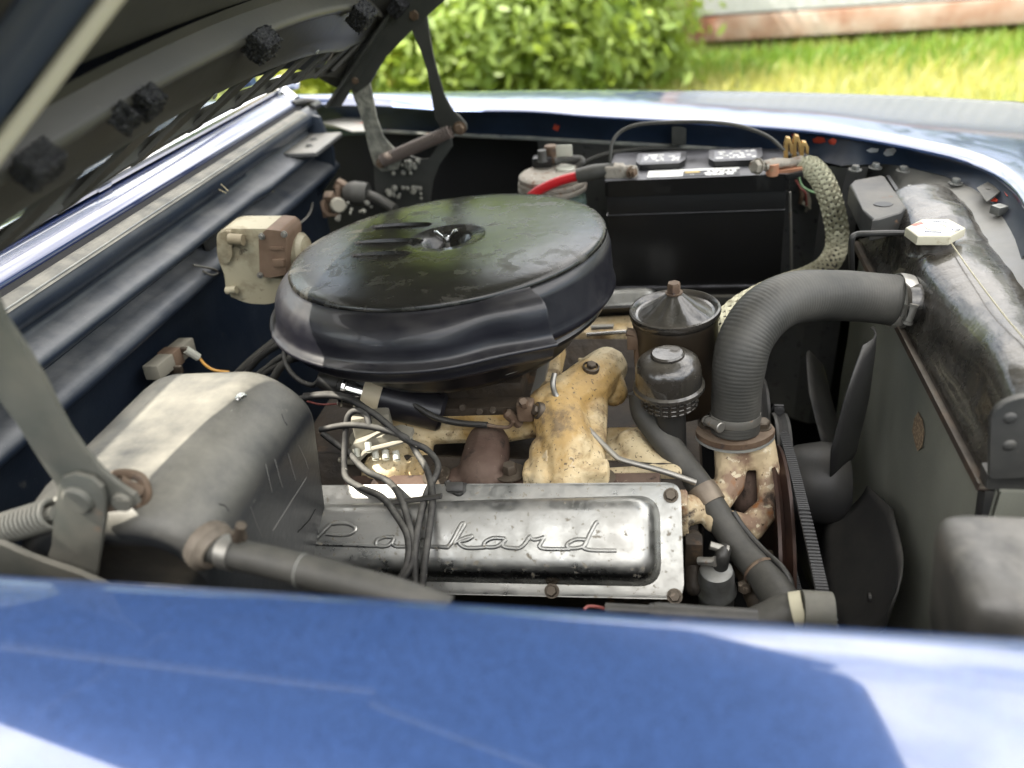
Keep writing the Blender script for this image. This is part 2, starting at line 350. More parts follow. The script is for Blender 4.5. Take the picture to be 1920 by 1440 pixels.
# ================================================================== GROUND AND BACKGROUND
def stuct(o): o['kind'] = 'structure'; return o
m_ground = mat('grassy_soil', (.10, .13, .03), .95, var=((.20, .19, .06), 1.5), patches=[((.22, .17, .09), 3, .6, .1)], bump=[(20, .02)])
b = B(); b.poly([(-150, -150, 0), (150, -150, 0), (150, 150, 0), (-150, 150, 0)])
stuct(obj('ground', b, m_ground))
def leafmat(name, col, col2):
    m = mat(name, col, .45, var=(col2, 3, .4, .6)); nt = m.node_tree; p = nt.nodes['Principled BSDF']; o = nt.nodes['Material Output']
    t = N(nt, 'ShaderNodeBsdfTranslucent'); t.inputs[0].default_value = (col2[0]*1.5, col2[1]*1.5, col2[2]*.8, 1)
    x = N(nt, 'ShaderNodeMixShader'); x.inputs[0].default_value = .4
    nt.links.new(p.outputs[0], x.inputs[1]); nt.links.new(t.outputs[0], x.inputs[2]); nt.links.new(x.outputs[0], o.inputs[0]); return m
m_gr1 = leafmat('sunlit_grass', (.27, .30, .09), (.42, .40, .15)); m_gr2 = leafmat('lush_grass', (.10, .20, .03), (.2, .3, .05))
m_leaf = leafmat('bush_leaf', (.14, .22, .045), (.28, .36, .09)); m_leafy = leafmat('yellow_green_leaf', (.24, .32, .04), (.36, .40, .07))
m_leafd = leafmat('dark_tree_leaf', (.03, .07, .015), (.06, .11, .02)); m_stem = mat('green_brown_stem', (.10, .09, .04), .8)
rnd = random.Random(3)
def blades(n, fx, h0, h1, w):
    b = B(); bm = b.bm
    for i in range(n):
        x, y = fx(); h = rnd.uniform(h0, h1); a = rnd.uniform(0, 6.28); lx, ly = rnd.gauss(0, .35)*h, rnd.gauss(0, .35)*h
        dx, dy = math.cos(a)*w, math.sin(a)*w
        v = [bm.verts.new(p) for p in ((x-dx, y-dy, 0), (x+dx, y+dy, 0), (x+dx*.7+lx*.4, y+dy*.7+ly*.4, h*.6), (x-dx*.7+lx*.4, y-dy*.7+ly*.4, h*.6), (x+lx, y+ly, h))]
        bm.faces.new(v[:4]); bm.faces.new((v[3], v[2], v[4]))
    return b
o = obj('grass', blades(26000, lambda: (rnd.uniform(-3.5, 7), 4.0+4.6*rnd.random()**.8), .05, .16, .006), m_gr1, kind='stuff', sharp=False); o['label'] = 'sunlit yellow green mown grass behind the car'; o['category'] = 'grass'
o = obj('grass', blades(9000, lambda: (rnd.uniform(-1.5, 7), 7.35-.3*abs(rnd.gauss(0, 1))), .06, .20, .007), m_gr2, kind='stuff', sharp=False); o['label'] = 'taller green grass growing along the foot of the container'; o['category'] = 'grass'
def leaves(b, c, rad, n, size, seed, flat=.35):
    rr = random.Random(seed); bm = b.bm; cl = []
    for k in range(46):
        d = V((rr.gauss(0, 1), rr.gauss(0, 1), rr.gauss(0, 1))).normalized()
        cl.append(V((d.x*rad[0], d.y*rad[1], d.z*rad[2]))*rr.uniform(.45, 1.0))
    for i in range(n):
        q = rr.choice(cl)+V((rr.gauss(0, .2)*rad[0], rr.gauss(0, .2)*rad[1], rr.gauss(0, .2)*rad[2])); p = V(c)+q
        if p.z < .02: continue
        nn = (q.normalized()+V((rr.gauss(0, .6), rr.gauss(0, .6), .5+rr.gauss(0, .5)))).normalized()
        u = nn.orthogonal().normalized(); u = Matrix.Rotation(rr.uniform(0, 6.28), 3, nn) @ u; v = nn.cross(u); s = size*rr.uniform(.6, 1.4)
        vs = [bm.verts.new(p+x) for x in (-u*s, -u*s*.2+v*s*.45+nn*s*.1, u*s*.5+v*s*.35+nn*s*.05, u*s*1.1-nn*s*.2, u*s*.5-v*s*.35+nn*s*.05, -u*s*.2-v*s*.45+nn*s*.1)]
        mid = bm.verts.new(p-nn*s*.03)
        bm.faces.new((vs[0], vs[1], vs[2], vs[3])); bm.faces.new((vs[0], vs[3], vs[4], vs[5])); bm.verts.remove(mid)
def bush(x, y, z, rad, n, size, m, seed, label, name='bush'):
    t = thing(name, label, name.split('_')[-1], (x, y, 0), 'leafy plants behind the car')
    b = B(); leaves(b, (x, y, z), rad, n, size, seed); obj('foliage', b, m, t, sharp=False)
    b = B(); rr = random.Random(seed)
    for k in range(7):
        a = rr.uniform(0, 6.28); e = V((x+math.cos(a)*rad[0]*.6, y+math.sin(a)*rad[1]*.6, z+rad[2]*rr.uniform(.1, .7)))
        b.tube([(x+math.cos(a)*.06, y+math.sin(a)*.06, 0), (x+math.cos(a)*rad[0]*.2, y+math.sin(a)*rad[1]*.2, z*.6), e], [.018, .013, .004], 6)
    obj('stem', b, m_stem, t)
bush(-1.15, 5.9, .55, (.85, .6, .75), 9000, .047, m_leaf, 11, 'big leafy light green bush left of the container end')
bush(-.48, 6.6, .62, (.62, .5, .85), 6200, .044, m_leaf, 12, 'leafy bush standing against the rusty left end of the container')
bush(-2.5, 6.4, .75, (.95, .7, 1.0), 6500, .048, m_leafy, 13, 'yellow green bush seen between the hood hinge arms')
bush(-3.9, 6.0, .45, (.9, .6, .7), 3000, .055, m_leafy, 14, 'yellow green bush seen beyond the chrome cowl end')
bush(-5.6, 6.8, .6, (1.1, .7, 1.0), 2600, .06, m_leaf, 15, 'bush farthest left behind the raised hood')
bush(-1.7, 7.6, 1.5, (1.3, .7, 1.5), 7000, .055, m_leaf, 16, 'tall green shrub rising behind the other bushes', 'tall_shrub')
def tree(x, y, h, rad, seed, label):
    t = thing('tree', label, 'tree', (x, y, 0), 'trees across the yard')
    b = B(); leaves(b, (x, y, h), rad, 2600, .22, seed); obj('crown', b, m_leafd, t, sharp=False)
    b = B(); b.tube([(x, y, 0), (x+.1, y, h*.5), (x, y+.1, h)], [.2, .15, .06], 8); obj('trunk', b, m_stem, t)
tree(-4, -13, 5, (3, 3, 3), 21, 'dark tree across the yard seen only in reflections'); tree(4, -15, 5, (3.5, 3, 3.2), 22, 'second dark tree across the yard seen only in reflections')
tree(-9, 13, 3, (3.4, 2.5, 2), 25, 'unseen tree added behind the left bushes to darken reflections'); tree(-3.5, 14.5, 2.8, (3.6, 2.5, 1.9), 26, 'unseen tree added behind the container end to darken reflections'); tree(2, 15, 2.8, (3.6, 2.5, 1.7), 27, 'unseen tree added behind the container middle to darken reflections')  # unseen trees added to cut bright sky in the far fender reflection
tree(13, 9, 5, (3.4, 3, 3.2), 23, 'tree standing past the front of the car'); tree(9, 15, 5.5, (4, 3, 3.5), 24, 'tree standing behind the container')
# shipping container
m_cont = mat('pale_grey_container', (.42, .43, .42), .6, var=((.50, .50, .48), .8), patches=[((.35, .22, .14), 1.5, .66, .1)], bump=[(20, .002)])
m_rail = mat('rusty_container_rail', (.32, .19, .13), .75, var=((.46, .38, .31), 3), patches=[((.22, .09, .05), 2.2, .56, .1), ((.46, .42, .36), 5, .62, .1)], bump=[(30, .003)])
ca, cb = V((.13, 7.62, 0)), V((9.0, 7.27, 0)); cu = (cb-ca).normalized(); cn = V((-cu.y, cu.x, 0))
ct = thing('shipping_container', 'pale grey corrugated container on a rusty orange bottom rail', 'container', ca)
rows = []
for z in (.36, 2.5):
    r = []; x = 0
    while x < 8.6:
        for dx, d in ((0, 0), (.05, 0), (.06, .002), (.10, .002), (.11, 0)):
            r.append(ca+cu*(x+dx)+cn*(d+.03)+V((0, 0, z)))
        x += .11001
    rows.append(r)
b = B(); b.grid(rows); obj('wall', b, m_cont, ct, 20)
b = B(); b.box(ca+cu*4.35+cn*.06+V((0, 0, .245)), (8.9, .10, .19), rot_axis(cu, cn, (0,0,1)), .012); obj('bottom_rail', b, m_rail, ct)
b = B(); b.box(ca+cu*4.35+cn*.05+V((0, 0, 2.56)), (8.9, .10, .12), rot_axis(cu, cn, (0,0,1)), .012); obj('top_rail', b, m_rail, ct)
for xx in (.06, 8.7):
    b = B(); b.box(ca+cu*xx+cn*.05+V((0, 0, 1.35)), (.14, .13, 2.38), rot_axis(cu, cn, (0,0,1)), .01); obj('corner_post', b, m_rail, ct)
b = B(); b.box(ca+cu*4.35+cn*1.25+V((0, 0, 1.4)), (8.6, 2.3, 2.3), rot_axis(cu, cn, (0,0,1))); obj('shell', b, m_cont, ct)
for xx in (.5, 4.3, 8.2):
    b = B(); b.box(ca+cu*xx+cn*1.2+V((0, 0, .075)), (.3, 2.2, .149), rot_axis(cu, cn, (0,0,1)), .01); obj('support_beam', b, m_stem, ct)
# ================================================================== CAR BODY
car = thing('car_body', 'dark blue metallic vintage car body around the open engine bay', 'car', (0, .97, 0))
# near fender
prof = [(.352, .90), (.347, .985), (.340, 1.008), (.331, 1.0185), (.320, 1.0215), (.29, 1.0225), (.25, 1.0235), (.20, 1.0232), (.14, 1.018), (.08, 1.002), (.02, .96), (-.03, .89), (-.055, .80), (-.06, .65), (-.06, .33)]
b = B(); b.grid([[(x, y+.0*x, z-.012*max(0, x-.2)) for y, z in prof] for x in [-1.6+i*.1 for i in range(29)]])
nf = obj('fender', b, m_blue, car, 60, label='near fender top, glossy metallic blue, out of focus')
# far fender
EP = [(430,188,1.035),(560,193,1.03),(700,196,1.022),(850,205,1.02),(1000,208,1.018),(1100,217,1.014),(1200,223,1.01),(1300,229,1.006),(1425,238,1.0),(1537,248,.995),(1650,266,.99),(1744,285,.985),(1800,298,.983),(1856,320,.981),(1894,349,.98),(1920,386,.98),(1938,440,.978),(1948,520,.975),(1955,620,.972)]
CP_ = [(430,184,1.78),(560,181,1.77),(700,177,1.76),(850,174,1.76),(1000,171,1.76),(1100,170,1.76),(1200,170,1.76),(1300,171,1.76),(1425,173,1.76),(1537,175,1.75),(1650,178,1.75),(1744,181,1.74),(1800,184,1.72),(1856,187,1.70),(1894,189,1.68),(1925,191,1.66),(2010,215,1.55),(2090,260,1.4),(2150,330,1.2)]
Ew = [U(x, y, z=z) for x, y, z in EP]; Cw = [U(x, y, y=yy) for x, y, yy in CP_]
def resamp(P, n):
    b = B(); b.tube(P, .001, 3, False, 6); pts = b.path; b.bm.free(); L_ = [0]
    for a, c in zip(pts, pts[1:]): L_.append(L_[-1]+(c-a).length)
    o = []; j = 0
    for i in range(n):
        d = L_[-1]*i/(n-1)
        while j < len(L_)-2 and L_[j+1] < d: j += 1
        o.append(pts[j].lerp(pts[j+1], (d-L_[j])/max(1e-9, L_[j+1]-L_[j])))
    return o
rows = []
for i, (e, c) in enumerate(zip(Ew, Cw)):
    out_ = (c-e); out_.z = 0; out_.normalize(); h = (c-e).length
    r = [e-out_*.001+V((0,0,-.005)), e-out_*.003+V((0,0,-.0025)), e-out_*.001+V((0,0,.0)), e+out_*.005+V((0,0,.0025))]
    for t in (.12, .28, .45, .62, .8, .93): r.append(e.lerp(c, t)+V((0, 0, .004+.006*math.sin(math.pi*t))))
    r += [c, c+out_*.05+V((0,0,-.018)), c+out_*.10+V((0,0,-.05)), c+out_*.15+V((0,0,-.13)), c+out_*.17+V((0,0,-.3)), c+out_*.17+V((0,0,-.65))]
    rows.append(r)
cols = list(zip(*rows)); cols = [resamp(list(c), 70) for c in cols]
b = B(); b.grid(cols); obj('fender', b, m_blue, car, 60, label='far fender with bright sky reflections along the opening')
# far inner lip (navy band under the fender edge)
SP = [(430,219,.965),(560,228,.962),(690,243,.96),(873,253,.96),(1007,259,.958),(1140,267,.957),(1300,276,.955),(1425,284,.953),(1508,289,.952),(1560,309,.95),(1590,311,.95),(1630,308,.95),(1671,308,.95),(1725,319,.95),(1779,333,.95),(1833,360,.95),(1874,400,.95),(1901,444,.95),(1915,487,.95)]
Sw = [U(x, y, z=z) for x, y, z in SP]
top = resamp([e+V((.001,.003,-.004)) for e in Ew[:-3]]+[Ew[-3]+V((.001,.003,-.004))], 60); bot = resamp(Sw, 60)
b = B(); b.grid([top, [a.lerp(c, .5)+V((.004, .006, 0)) for a, c in zip(top, bot)], bot]); obj('fender_lip', b, m_navy, car, 60, label='navy inner fender band with red and grey paint chips')
b = B(); b.tube([p+V((0,-.003,0)) for p in Sw[:9]], .0042, 8); obj('flange', b, m_lip, car, label='worn pale flange edge of the far inner fender')
# far inner apron, near inner apron, bay floor: black sheets put in for deep shade, blocking light
b = B(); b.grid([[p+V((0,.002,-.004)) for p in resamp(Sw[4:12], 20)], [p+V((0,.03,-.07)) for p in resamp(Sw[4:12], 20)], [p+V((0,.05,-.55)) for p in resamp(Sw[4:12], 20)]])
obj('apron', b, m_panel, car, label='grey far inner fender panel behind the battery')
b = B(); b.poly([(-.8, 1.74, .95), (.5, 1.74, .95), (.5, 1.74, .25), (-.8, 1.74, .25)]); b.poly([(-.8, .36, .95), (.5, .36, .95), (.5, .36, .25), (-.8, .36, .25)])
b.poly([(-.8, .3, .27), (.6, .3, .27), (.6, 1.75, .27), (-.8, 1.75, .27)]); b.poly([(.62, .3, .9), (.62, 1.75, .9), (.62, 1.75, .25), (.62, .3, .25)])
obj('bay_shade_liner', b, m_void, car)
for px, py, hh in ((757, 215, .03), (1273, 247, .034)):
    p = U(px, py, z=.985)
    b = B(); b.box(p+V((0,-.004,-.006)), (.026, .004, hh), None, .0015); b.lathe([(0, .0005), (.003, .0005)], p+V((0,-.0065,0)), (0,-1,0), 10); obj('tab', b, m_hinge, car, label='small black tab with a hole on the far lip')
# front panel (dusty black sheet ahead of the radiator)
S2 = resamp([U(x, y, z=.9495) for x, y in [(1575,314),(1630,308),(1671,308),(1725,319),(1779,333),(1833,360),(1874,400),(1901,444),(1920,487),(1940,560),(1955,660)]], 40)
L2 = resamp([U(x, y, z=.905) for x, y in [(1573,333),(1600,336),(1640,342),(1665,390),(1680,430),(1690,470),(1710,520),(1750,580),(1800,650),(1850,720),(1890,790)]], 40)
b = B(); b.grid([[a+V((.006,.005,.0)) for a in S2], [a+V((.003,.002,.002)) for a in S2]]+[[a.lerp(c, t)+V((0, 0, .008*math.sin(math.pi*t)+.0015*math.sin(i*.5+t*5))) for i, (a, c) in enumerate(zip(S2, L2))] for t in (.05, .2, .4, .6, .8, 1)]+[[c+V((-.004,-.002,-.006)) for c in L2]])
obj('front_panel', b, m_panel, car, 50, label='dusty grey black panel between radiator and far fender')
b = B(); b.tube([U(x, y, z=.946) for x, y in ((1706,352),(1735,384),(1762,412))], .0011, 6); obj('panel_seam', b, m_lblk, car)
for px, py, zz in ((1603,317,.951),(1641,313,.951),(1693,319,.953),(1706,356,.953),(1791,342,.951)):
    b = B(); b.bolt(U(px, py+2, z=zz), (.05,-.05,1), .0065, .0065, .0105); obj('bolt', b, m_zinc, car)
pb = [U(x, y, z=.956) for x, y in [(1593,346),(1602,337),(1653,328),(1660,331),(1700,388),(1690,398),(1650,410),(1636,412),(1618,392)]]
b = B(); b.prism([p for p in pb], (0,0,-.032), .004, 3); obj('support_bracket', b, m_dpan, car, label='boxed black bracket with an oval hole beside the radiator')
b = B(); b.lathe([(0,.0006),(.013,.0006),(.0135,0)], U(1656,383,z=.9565), (0,0,1), 14, f=lambda t, r, h: (r*(1-.25*abs(math.sin(t))), h)); obj('bracket_hole_shade', b, m_lblk, car)  # flat black disc stands for the shade inside the hole
b = B(); b.prism([U(x, y, z=.9535) for x, y in [(1662,329),(1668,328),(1707,388),(1700,391)]], (0,0,-.004)); obj('bracket_slot_shade', b, m_lblk, car)  # thin black strip stands for the shade down in the slot
b = B(); b.box(U(1873,393,z=.958), (.016,.016,.012), Matrix.Rotation(.5,3,'Z'), .002); b.lathe([(.003,.0065),(0,.0065)], U(1873,393,z=.958), (0,0,1), 8); obj('clip', b, m_zinc, car)
b = B(); b.prism([U(x, y, z=.965) for x, y in [(1831,352),(1872,330),(1884,352),(1850,378)]], (0.004,0.004,-.002)); b.lathe([(0,.001),(.0035,.001)], U(1853,354,z=.965), (0,0,1), 10); obj('tab', b, m_hinge, car, label='grey tab by the red paint patch on the front lip')
b = B(); b.prism([U(x, y, z=.957) for x, y in [(1855,368),(1870,355),(1877,368),(1868,378),(1853,376)]], (0.001,0.001,-.001)); b.prism([U(x, y, z=.968) for x, y in [(1880,340),(1888,345),(1897,362),(1888,368),(1880,356)]], (0.001,0.001,-.001)); b.prism([U(x, y, z=.975) for x, y in [(1847,318),(1857,324),(1851,326)]], (0.001,0.001,-.001))
obj('red_primer_patch', b, mat('red_primer', (.50, .05, .02), .55), car, label='bare red primer patches on the front lip')
# firewall
fp = [(-.747,1.022),(-.744,1.032),(-.736,1.036),(-.726,1.035),(-.717,1.029),(-.714,1.018),(-.716,1.004),(-.724,1.000),(-.733,.995),(-.735,.988),(-.728,.981),(-.714,.977),(-.703,.972),(-.697,.966),(-.700,.959),(-.714,.950),(-.730,.944),(-.733,.937),(-.722,.930),(-.705,.925),(-.694,.920),(-.688,.912),(-.690,.904),(-.705,.895),(-.730,.884),(-.738,.870),(-.742,.80),(-.745,.35)]
ys = [.33+i*.02 for i in range(67)]
def fw(x, z, y):
    k = max(0, min(1, (y-1.30)/.02)) if .94 < z < .99 else 0      # upper ledge steps near the far end
    p = 1 if .93 < z < .95 and .86 < y < .9 else 0
    return (x+.006*k+.0015*noise.noise(V((y*9, z*30, 0))), y, z+.001*noise.noise(V((y*6, z*20, 3))))
b = B(); b.grid([[fw(x, z, y) for x, z in fp] for y in ys]); obj('firewall', b, m_fire, car, 70, label='dark navy firewall with pressed ledges and dust')
b = B(); b.grid([[(x, y, z) for x, z in ((-.741,1.0345),(-.737,1.0385),(-.729,1.0385),(-.722,1.0355),(-.7155,1.0295))] for y in (.33, .8, 1.2, 1.6)]); obj('weatherstrip', b, mat('grey_weatherstrip', (.07,.07,.062), .6, var=((.14,.135,.115),30), dust=(DUST,.35,30), bump=[(200,.0003)]), car, 60)
b = B(); b.tube([(-.7185,.33,1.033),(-.7185,1.0,1.033),(-.7185,1.6,1.033)], .0011, 6); obj('drip_bead', b, m_lip, car)
b = B(); b.prism([(-.735,1.62,1.03),(-.70,1.62,1.02),(-.685,1.62,.95),(-.69,1.62,.90),(-.74,1.62,.85)], (0,.012,0), .003); obj('firewall_end', b, m_fire, car)
b = B(); b.box((-.695,1.55,.982), (.075,.15,.010), None, .004, 3); b.bolt((-.69,1.52,.987),(0,0,1),.006,.004,.009); b.bolt((-.70,1.57,.987),(0,0,1),.006,.004,.009); obj('ledge_plate', b, m_panel, car, label='bolted plate at the far end of the firewall ledge')
# cowl
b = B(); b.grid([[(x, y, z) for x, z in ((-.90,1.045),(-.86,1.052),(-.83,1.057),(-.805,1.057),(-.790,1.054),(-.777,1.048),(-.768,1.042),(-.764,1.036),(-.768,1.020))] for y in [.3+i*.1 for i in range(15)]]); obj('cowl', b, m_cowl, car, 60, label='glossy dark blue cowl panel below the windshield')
b = B(); b.grid([[(x, y, z) for x, z in ((-.766,1.036),(-.758,1.028),(-.748,1.028),(-.744,1.034))] for y in (.3, 1.0, 1.68)]); obj('cowl_gutter', b, m_void, car)
b = B(); b.tube([(-.822, .3+i*.1, 1.066) for i in range(15)], .0165, 12, flat=((0,0,1), .6)); obj('chrome_molding', b, m_chrc, car, label='chrome strip along the windshield base')
b = B(); b.tube([(-.822,1.03,1.066),(-.822,1.062,1.066)], .0185, 12, flat=((0,0,1), .62)); obj('molding_joint', b, m_chrc, car)
b = B(); b.tube([(-.825,1.66,1.066),(-.815,1.71,1.072),(-.79,1.745,1.066)], [.012,.018,.012], 10); b.tube([(-.815,1.70,1.066),(-.80,1.70,1.055),(-.775,1.69,1.04)], [.016,.013,.012], 10); obj('molding_corner', b, m_chrc, car, label='chrome windshield corner piece')
b = B(); b.tube([(-.77,1.66,1.04),(-.755,1.70,1.036),(-.725,1.69,1.032),(-.72,1.64,1.035)], .007, 8); obj('washer_grommet', b, m_rubd, car)
b = B(); b.prism([U(x, y, z=.985) for x, y in [(598,228),(640,220),(668,215),(690,232),(700,245),(660,246),(625,234)]], (0,0,-.003), .001); obj('hood_stop_plate', b, mat('pale_worn_plate', (.38,.37,.33), .7, patches=[((.6,.12,.05), 26, .62, .03)], bump=[(90,.0006)]), car, label='pale plate with orange rust spot at the far cowl corner')
# windshield, pillars, roof, doors (the rest of the car, outside the picture)
m_wglass = mat('windshield_glass', (.9,.95,.92), .02, trans=1)
b = B(); b.prism([(-.865,.34,1.055),(-.865,1.62,1.055),(-.92,1.50,1.50),(-.92,.46,1.50)], (-.006,0,-.002)); obj('windshield', b, m_wglass, car)
for yy, y2 in ((.30, .42), (1.66, 1.54)):
    b = B(); b.tube([(-.86,yy,1.08),(-.90,yy,1.28),(-.93,y2,1.50)], .022, 8); obj('windshield_pillar', b, m_blue, car)
b = B(); b.prism([(x, .30, z) for x, z in ((-.915,1.50),(-1.03,1.55),(-1.7,1.60),(-2.4,1.56),(-2.8,1.42),(-2.8,1.40),(-2.4,1.53),(-1.7,1.57),(-1.05,1.52))], (0,1.36,0), .01); obj('roof', b, m_blue, car)
for yy in (-.03, 1.93):
    b = B(); b.prism([(-3.4,yy,.3),(-.9,yy,.3),(-.9,yy,1.0),(-3.4,yy,.95)], (0,.05,0), .01); obj('side_panel', b, m_blue, car)
b = B(); b.prism([(-3.4,.0,.95),(-3.4,1.95,.95),(-2.7,1.95,1.0),(-2.7,.0,1.0)], (0,0,-.05), .01); obj('end_panel', b, m_blue, car)
b = B(); b.prism([(.68,.1,.4),(.68,1.6,.4),(.66,1.6,.86),(.66,.1,.86)], (.08,0,0), .01); obj('grille_panel', b, m_blue, car)
m_tyre = mat('tyre_rubber', (.02,.02,.02), .8)
for wx in (.12, -2.8):
    for wy in (.02, 1.75):
        b = B(); b.lathe([(.12,0),(.20,.0),(.29,.01),(.335,.04),(.335,.16),(.29,.19),(.12,.19),(.12,0)], (wx,wy,.335), (0,1,0), 28); obj('wheel', b, m_tyre, car)
# ================================================================== HOOD
A45 = R(45); hu = V((math.cos(A45),0,math.sin(A45))); hn = V((math.sin(A45),0,-math.cos(A45)))
def H(t, s, o=0): return V((-.620, t*1.09, 1.0857))+hu*s*1.09+hn*o     # t across the car, s up the slope
def HP(px, py, o=0): return UP(px, py, V((-.620,1.5,1.0857))+hn*o, hn)
hood = thing('hood', 'raised hood with grey black underside, slotted rear frame and foam blocks', 'hood', H(.95, .3))
def sch(t): return .245-.30*(t-.86)**2
def sed(t):   # rear edge
    pts = [(.25,.085),(.5,.099),(.57,.109),(.647,.122),(.75,.131),(.89,.129),(1.02,.116),(1.2,.09),(1.3,.06),(1.38,.035),(1.50,.015),(1.6,.015)]
    for (a, c), (d, e) in zip(pts, pts[1:]):
        if t <= d: return c+(e-c)*(max(t, a)-a)/(d-a)
    return pts[-1][1]
def slo(t): return .127-.30*(t-.83)**2 if t < 1.25 else .078
def shi(t): return slo(t)+.046
T = [.31+.02*i for i in range(55)]
b = B()
def strip(b, f0, f1, T, o0=0, o1=0, k=4): b.grid([[H(t, f0(t)+(f1(t)-f0(t))*j/k, o0+(o1-o0)*j/k) for t in T] for j in range(k+1)])
b.grid([[H(t, sed(t)+.006, -.012) for t in T], [H(t, sed(t)+.001, -.004) for t in T], [H(t, sed(t), 0) for t in T], [H(t, slo(t), 0) for t in T]])
obj('rear_edge', b, m_under, hood, 50)
b = B()
b.grid([[H(t, shi(t), -.004) for t in T], [H(t, shi(t), 0) for t in T], [H(t, shi(t)+.004, .0025) for t in T], [H(t, shi(t)+.009, 0) for t in T]]+[[H(t, shi(t)+.009+(sch(t)-shi(t)-.009)*j/4, 0) for t in T] for j in (1, 2, 3)]+[[H(t, sch(t)+d, o) for t in T] for d, o in ((-.006,0),(-.004,.004),(0,.006),(.004,.004),(.006,-.002),(.008,-.022),(.02,-.024))])
obj('rear_frame', b, m_under, hood, 50)
for k in range(13):          # webs between the slots
    t0 = .27+.101*k; w_ = .021; sl = .075
    if t0+sl > 1.36: break
    b = B(); tm_ = t0+sl*.5; q = [H(t0, slo(t0)-.001, .0012), H(t0+w_, slo(t0+w_)-.001, .0012), H(tm_+w_+.006, slo(tm_)+.020, .0012), H(t0+sl+w_+.012, shi(t0+sl+w_)+.001, .0012), H(t0+sl-.004, shi(t0+sl)+.001, .0012), H(tm_-.002, slo(tm_)+.020, .0012)]
    b.prism(q, hn*-.005); obj('web', b, m_under, hood)
    if k % 3 == 1:
        b = B(); b.lathe([(0,.0015),(.004,.0015),(.004,0)], H(t0+sl+.03, shi(t0+sl)+.005, .003), hn, 8); obj('rivet', b, m_lip, hood)
b = B()   # inner panel with soft pressings
rows = []
for j in range(50):
    s = .02+.025*j
    rows.append([H(t, sch(t)+s, -.024-.012*math.exp(-((s-.10+.12*(t-.8))/.02)**2)+.010*math.exp(-((s-.42)/.05)**2)-.06*(t-.95)**2) for t in [.33+i*.03 for i in range(36)]])
b.grid(rows); obj('inner_panel', b, m_under, hood, 60)
b = B()   # outer skin
b.grid([[H(t, sed(t)-.024 if s == 0 else s, -.045) for t in [.31+i*.04 for i in range(29)]] for s in [0,.13,.16,.19,.215,.235]+[.30+.06*j for j in range(18)]]); obj('skin', b, m_shade, hood, 60, label='outer skin coloured a shaded blue behind the frame slots')
# side rails
def rail(ts, s0, s1, mt, lab):
    b = B(); ss = [s0+(s1-s0)*j/16 for j in range(17)]
    b.grid([[H(ts(s)+d, s, o) for s in ss] for d, o in ((-.035,-.03),(-.02,.0),(-.006,.008),(.006,.008),(.02,.0),(.035,-.002),(.05,-.05))]); obj('side_rail', b, mt, hood, 60, label=lab)
rail(lambda s: 1.39+.02*s, .02, 1.35, m_under, 'side rail of the hood at the far hinge')
b = B(); b.tube([H(.405+.50*(s-.21), s, .012) for s in (.10,.16,.21,.254,.30,.335,.4)], .006, 10); b.tube([H(.48+.06*(s-.335), s, .012) for s in (.4,.7,1.3)], .006, 8); obj('panel_rim', b, mat('bare_edge_metal', (.38,.35,.28), .5, .3, bump=[(60,.0004)]), hood, label='bright worn rim of the hood inner panel')
b = B(); b.grid([[H(.405+.50*(s-.21)-d if s < .42 else .51+.03*(s-.42)-d, s, o) for s in (.12,.18,.24,.30,.36,.42,.7,1.0,1.3)] for d, o in ((.0,.004),(.02,-.004),(.045,-.008),(.062,-.004),(.070,.002))]); obj('side_skin', b, mat('blue_grey_hood_side', (.035,.045,.07), .4, .2, coat=.15, bump=[(8,.001)]), hood, 60, label='blue grey painted hood side')
# foam blocks
def foam(t, s, size, rot, n=9, seed=1):
    n = 15; b = B(); rr = random.Random(seed); bmesh.ops.create_cube(b.bm, size=1)
    bmesh.ops.subdivide_edges(b.bm, edges=b.bm.edges[:], cuts=n, use_grid_fill=True)
    M = rot_axis(V((0,1,0)), hu, V((0,1,0)).cross(hu)) @ Matrix.Rotation(rot, 3, 'Z')
    for v in b.bm.verts:
        d = V(v.co); v.co = H(t, s, size[2]*.45) + M @ V((d.x*size[0]*.66, d.y*size[1]*.66, d.z*size[2]*.66)) + V([rr.gauss(0, .0008) for _ in range(3)])
    obj('foam_block', b, m_foam, hood, sharp=False)
foam(.475, .214, (.045,.035,.03), .3, seed=1); foam(.603, .228, (.034,.034,.026), .2, seed=2); foam(.578, .219, (.036,.030,.024), -.5, seed=3)
foam(.79, .247, (.052,.038,.034), .15, seed=4); foam(1.13, .224, (.055,.045,.04), .2, seed=5); foam(1.36, .200, (.05,.04,.035), .1, seed=6)
# ================================================================== HOOD HINGES
def coil(p0, p1, r, wr, turns):
    ax = (p1-p0); L_ = ax.length; ax.normalize(); e1 = ax.orthogonal().normalized(); e2 = ax.cross(e1); n = turns*12
    b = B(); pts = [p0+ax*(L_*i/n)+e1*(r*math.cos(i*math.pi/6))+e2*(r*math.sin(i*math.pi/6)) for i in range(n+1)]
    b.tube(pts, wr, 6, sub=1); b.tube([p0, p1], r*.55, 10); return b
def plate(pxs, y, th, bev=.0012): 
    b = B(); b.prism([U(x, yy, y=y) for x, yy in pxs], (0, th, 0), bev); return b
hf = part('hood_hinge', hood, U(790,310,y=1.5), 'far hood hinge with brown coil spring and dust caked lower arm')
obj('front_arm', plate([(757,24),(776,12),(793,20),(801,32),(806,70),(815,118),(832,180),(846,205),(862,218),(874,232),(876,243),(866,252),(850,251),(828,245),(815,222),(808,175),(800,130),(788,90),(775,65),(768,45)], 1.50, .006), m_hinge, hf)
obj('rear_arm', plate([(652,146),(690,140),(694,160),(700,190),(706,222),(718,258),(742,282),(752,300),(745,318),(716,322),(700,308),(692,280),(684,245),(672,205),(660,175)], 1.507, .006), m_grease, hf, label='grey dust caked hinge arm')
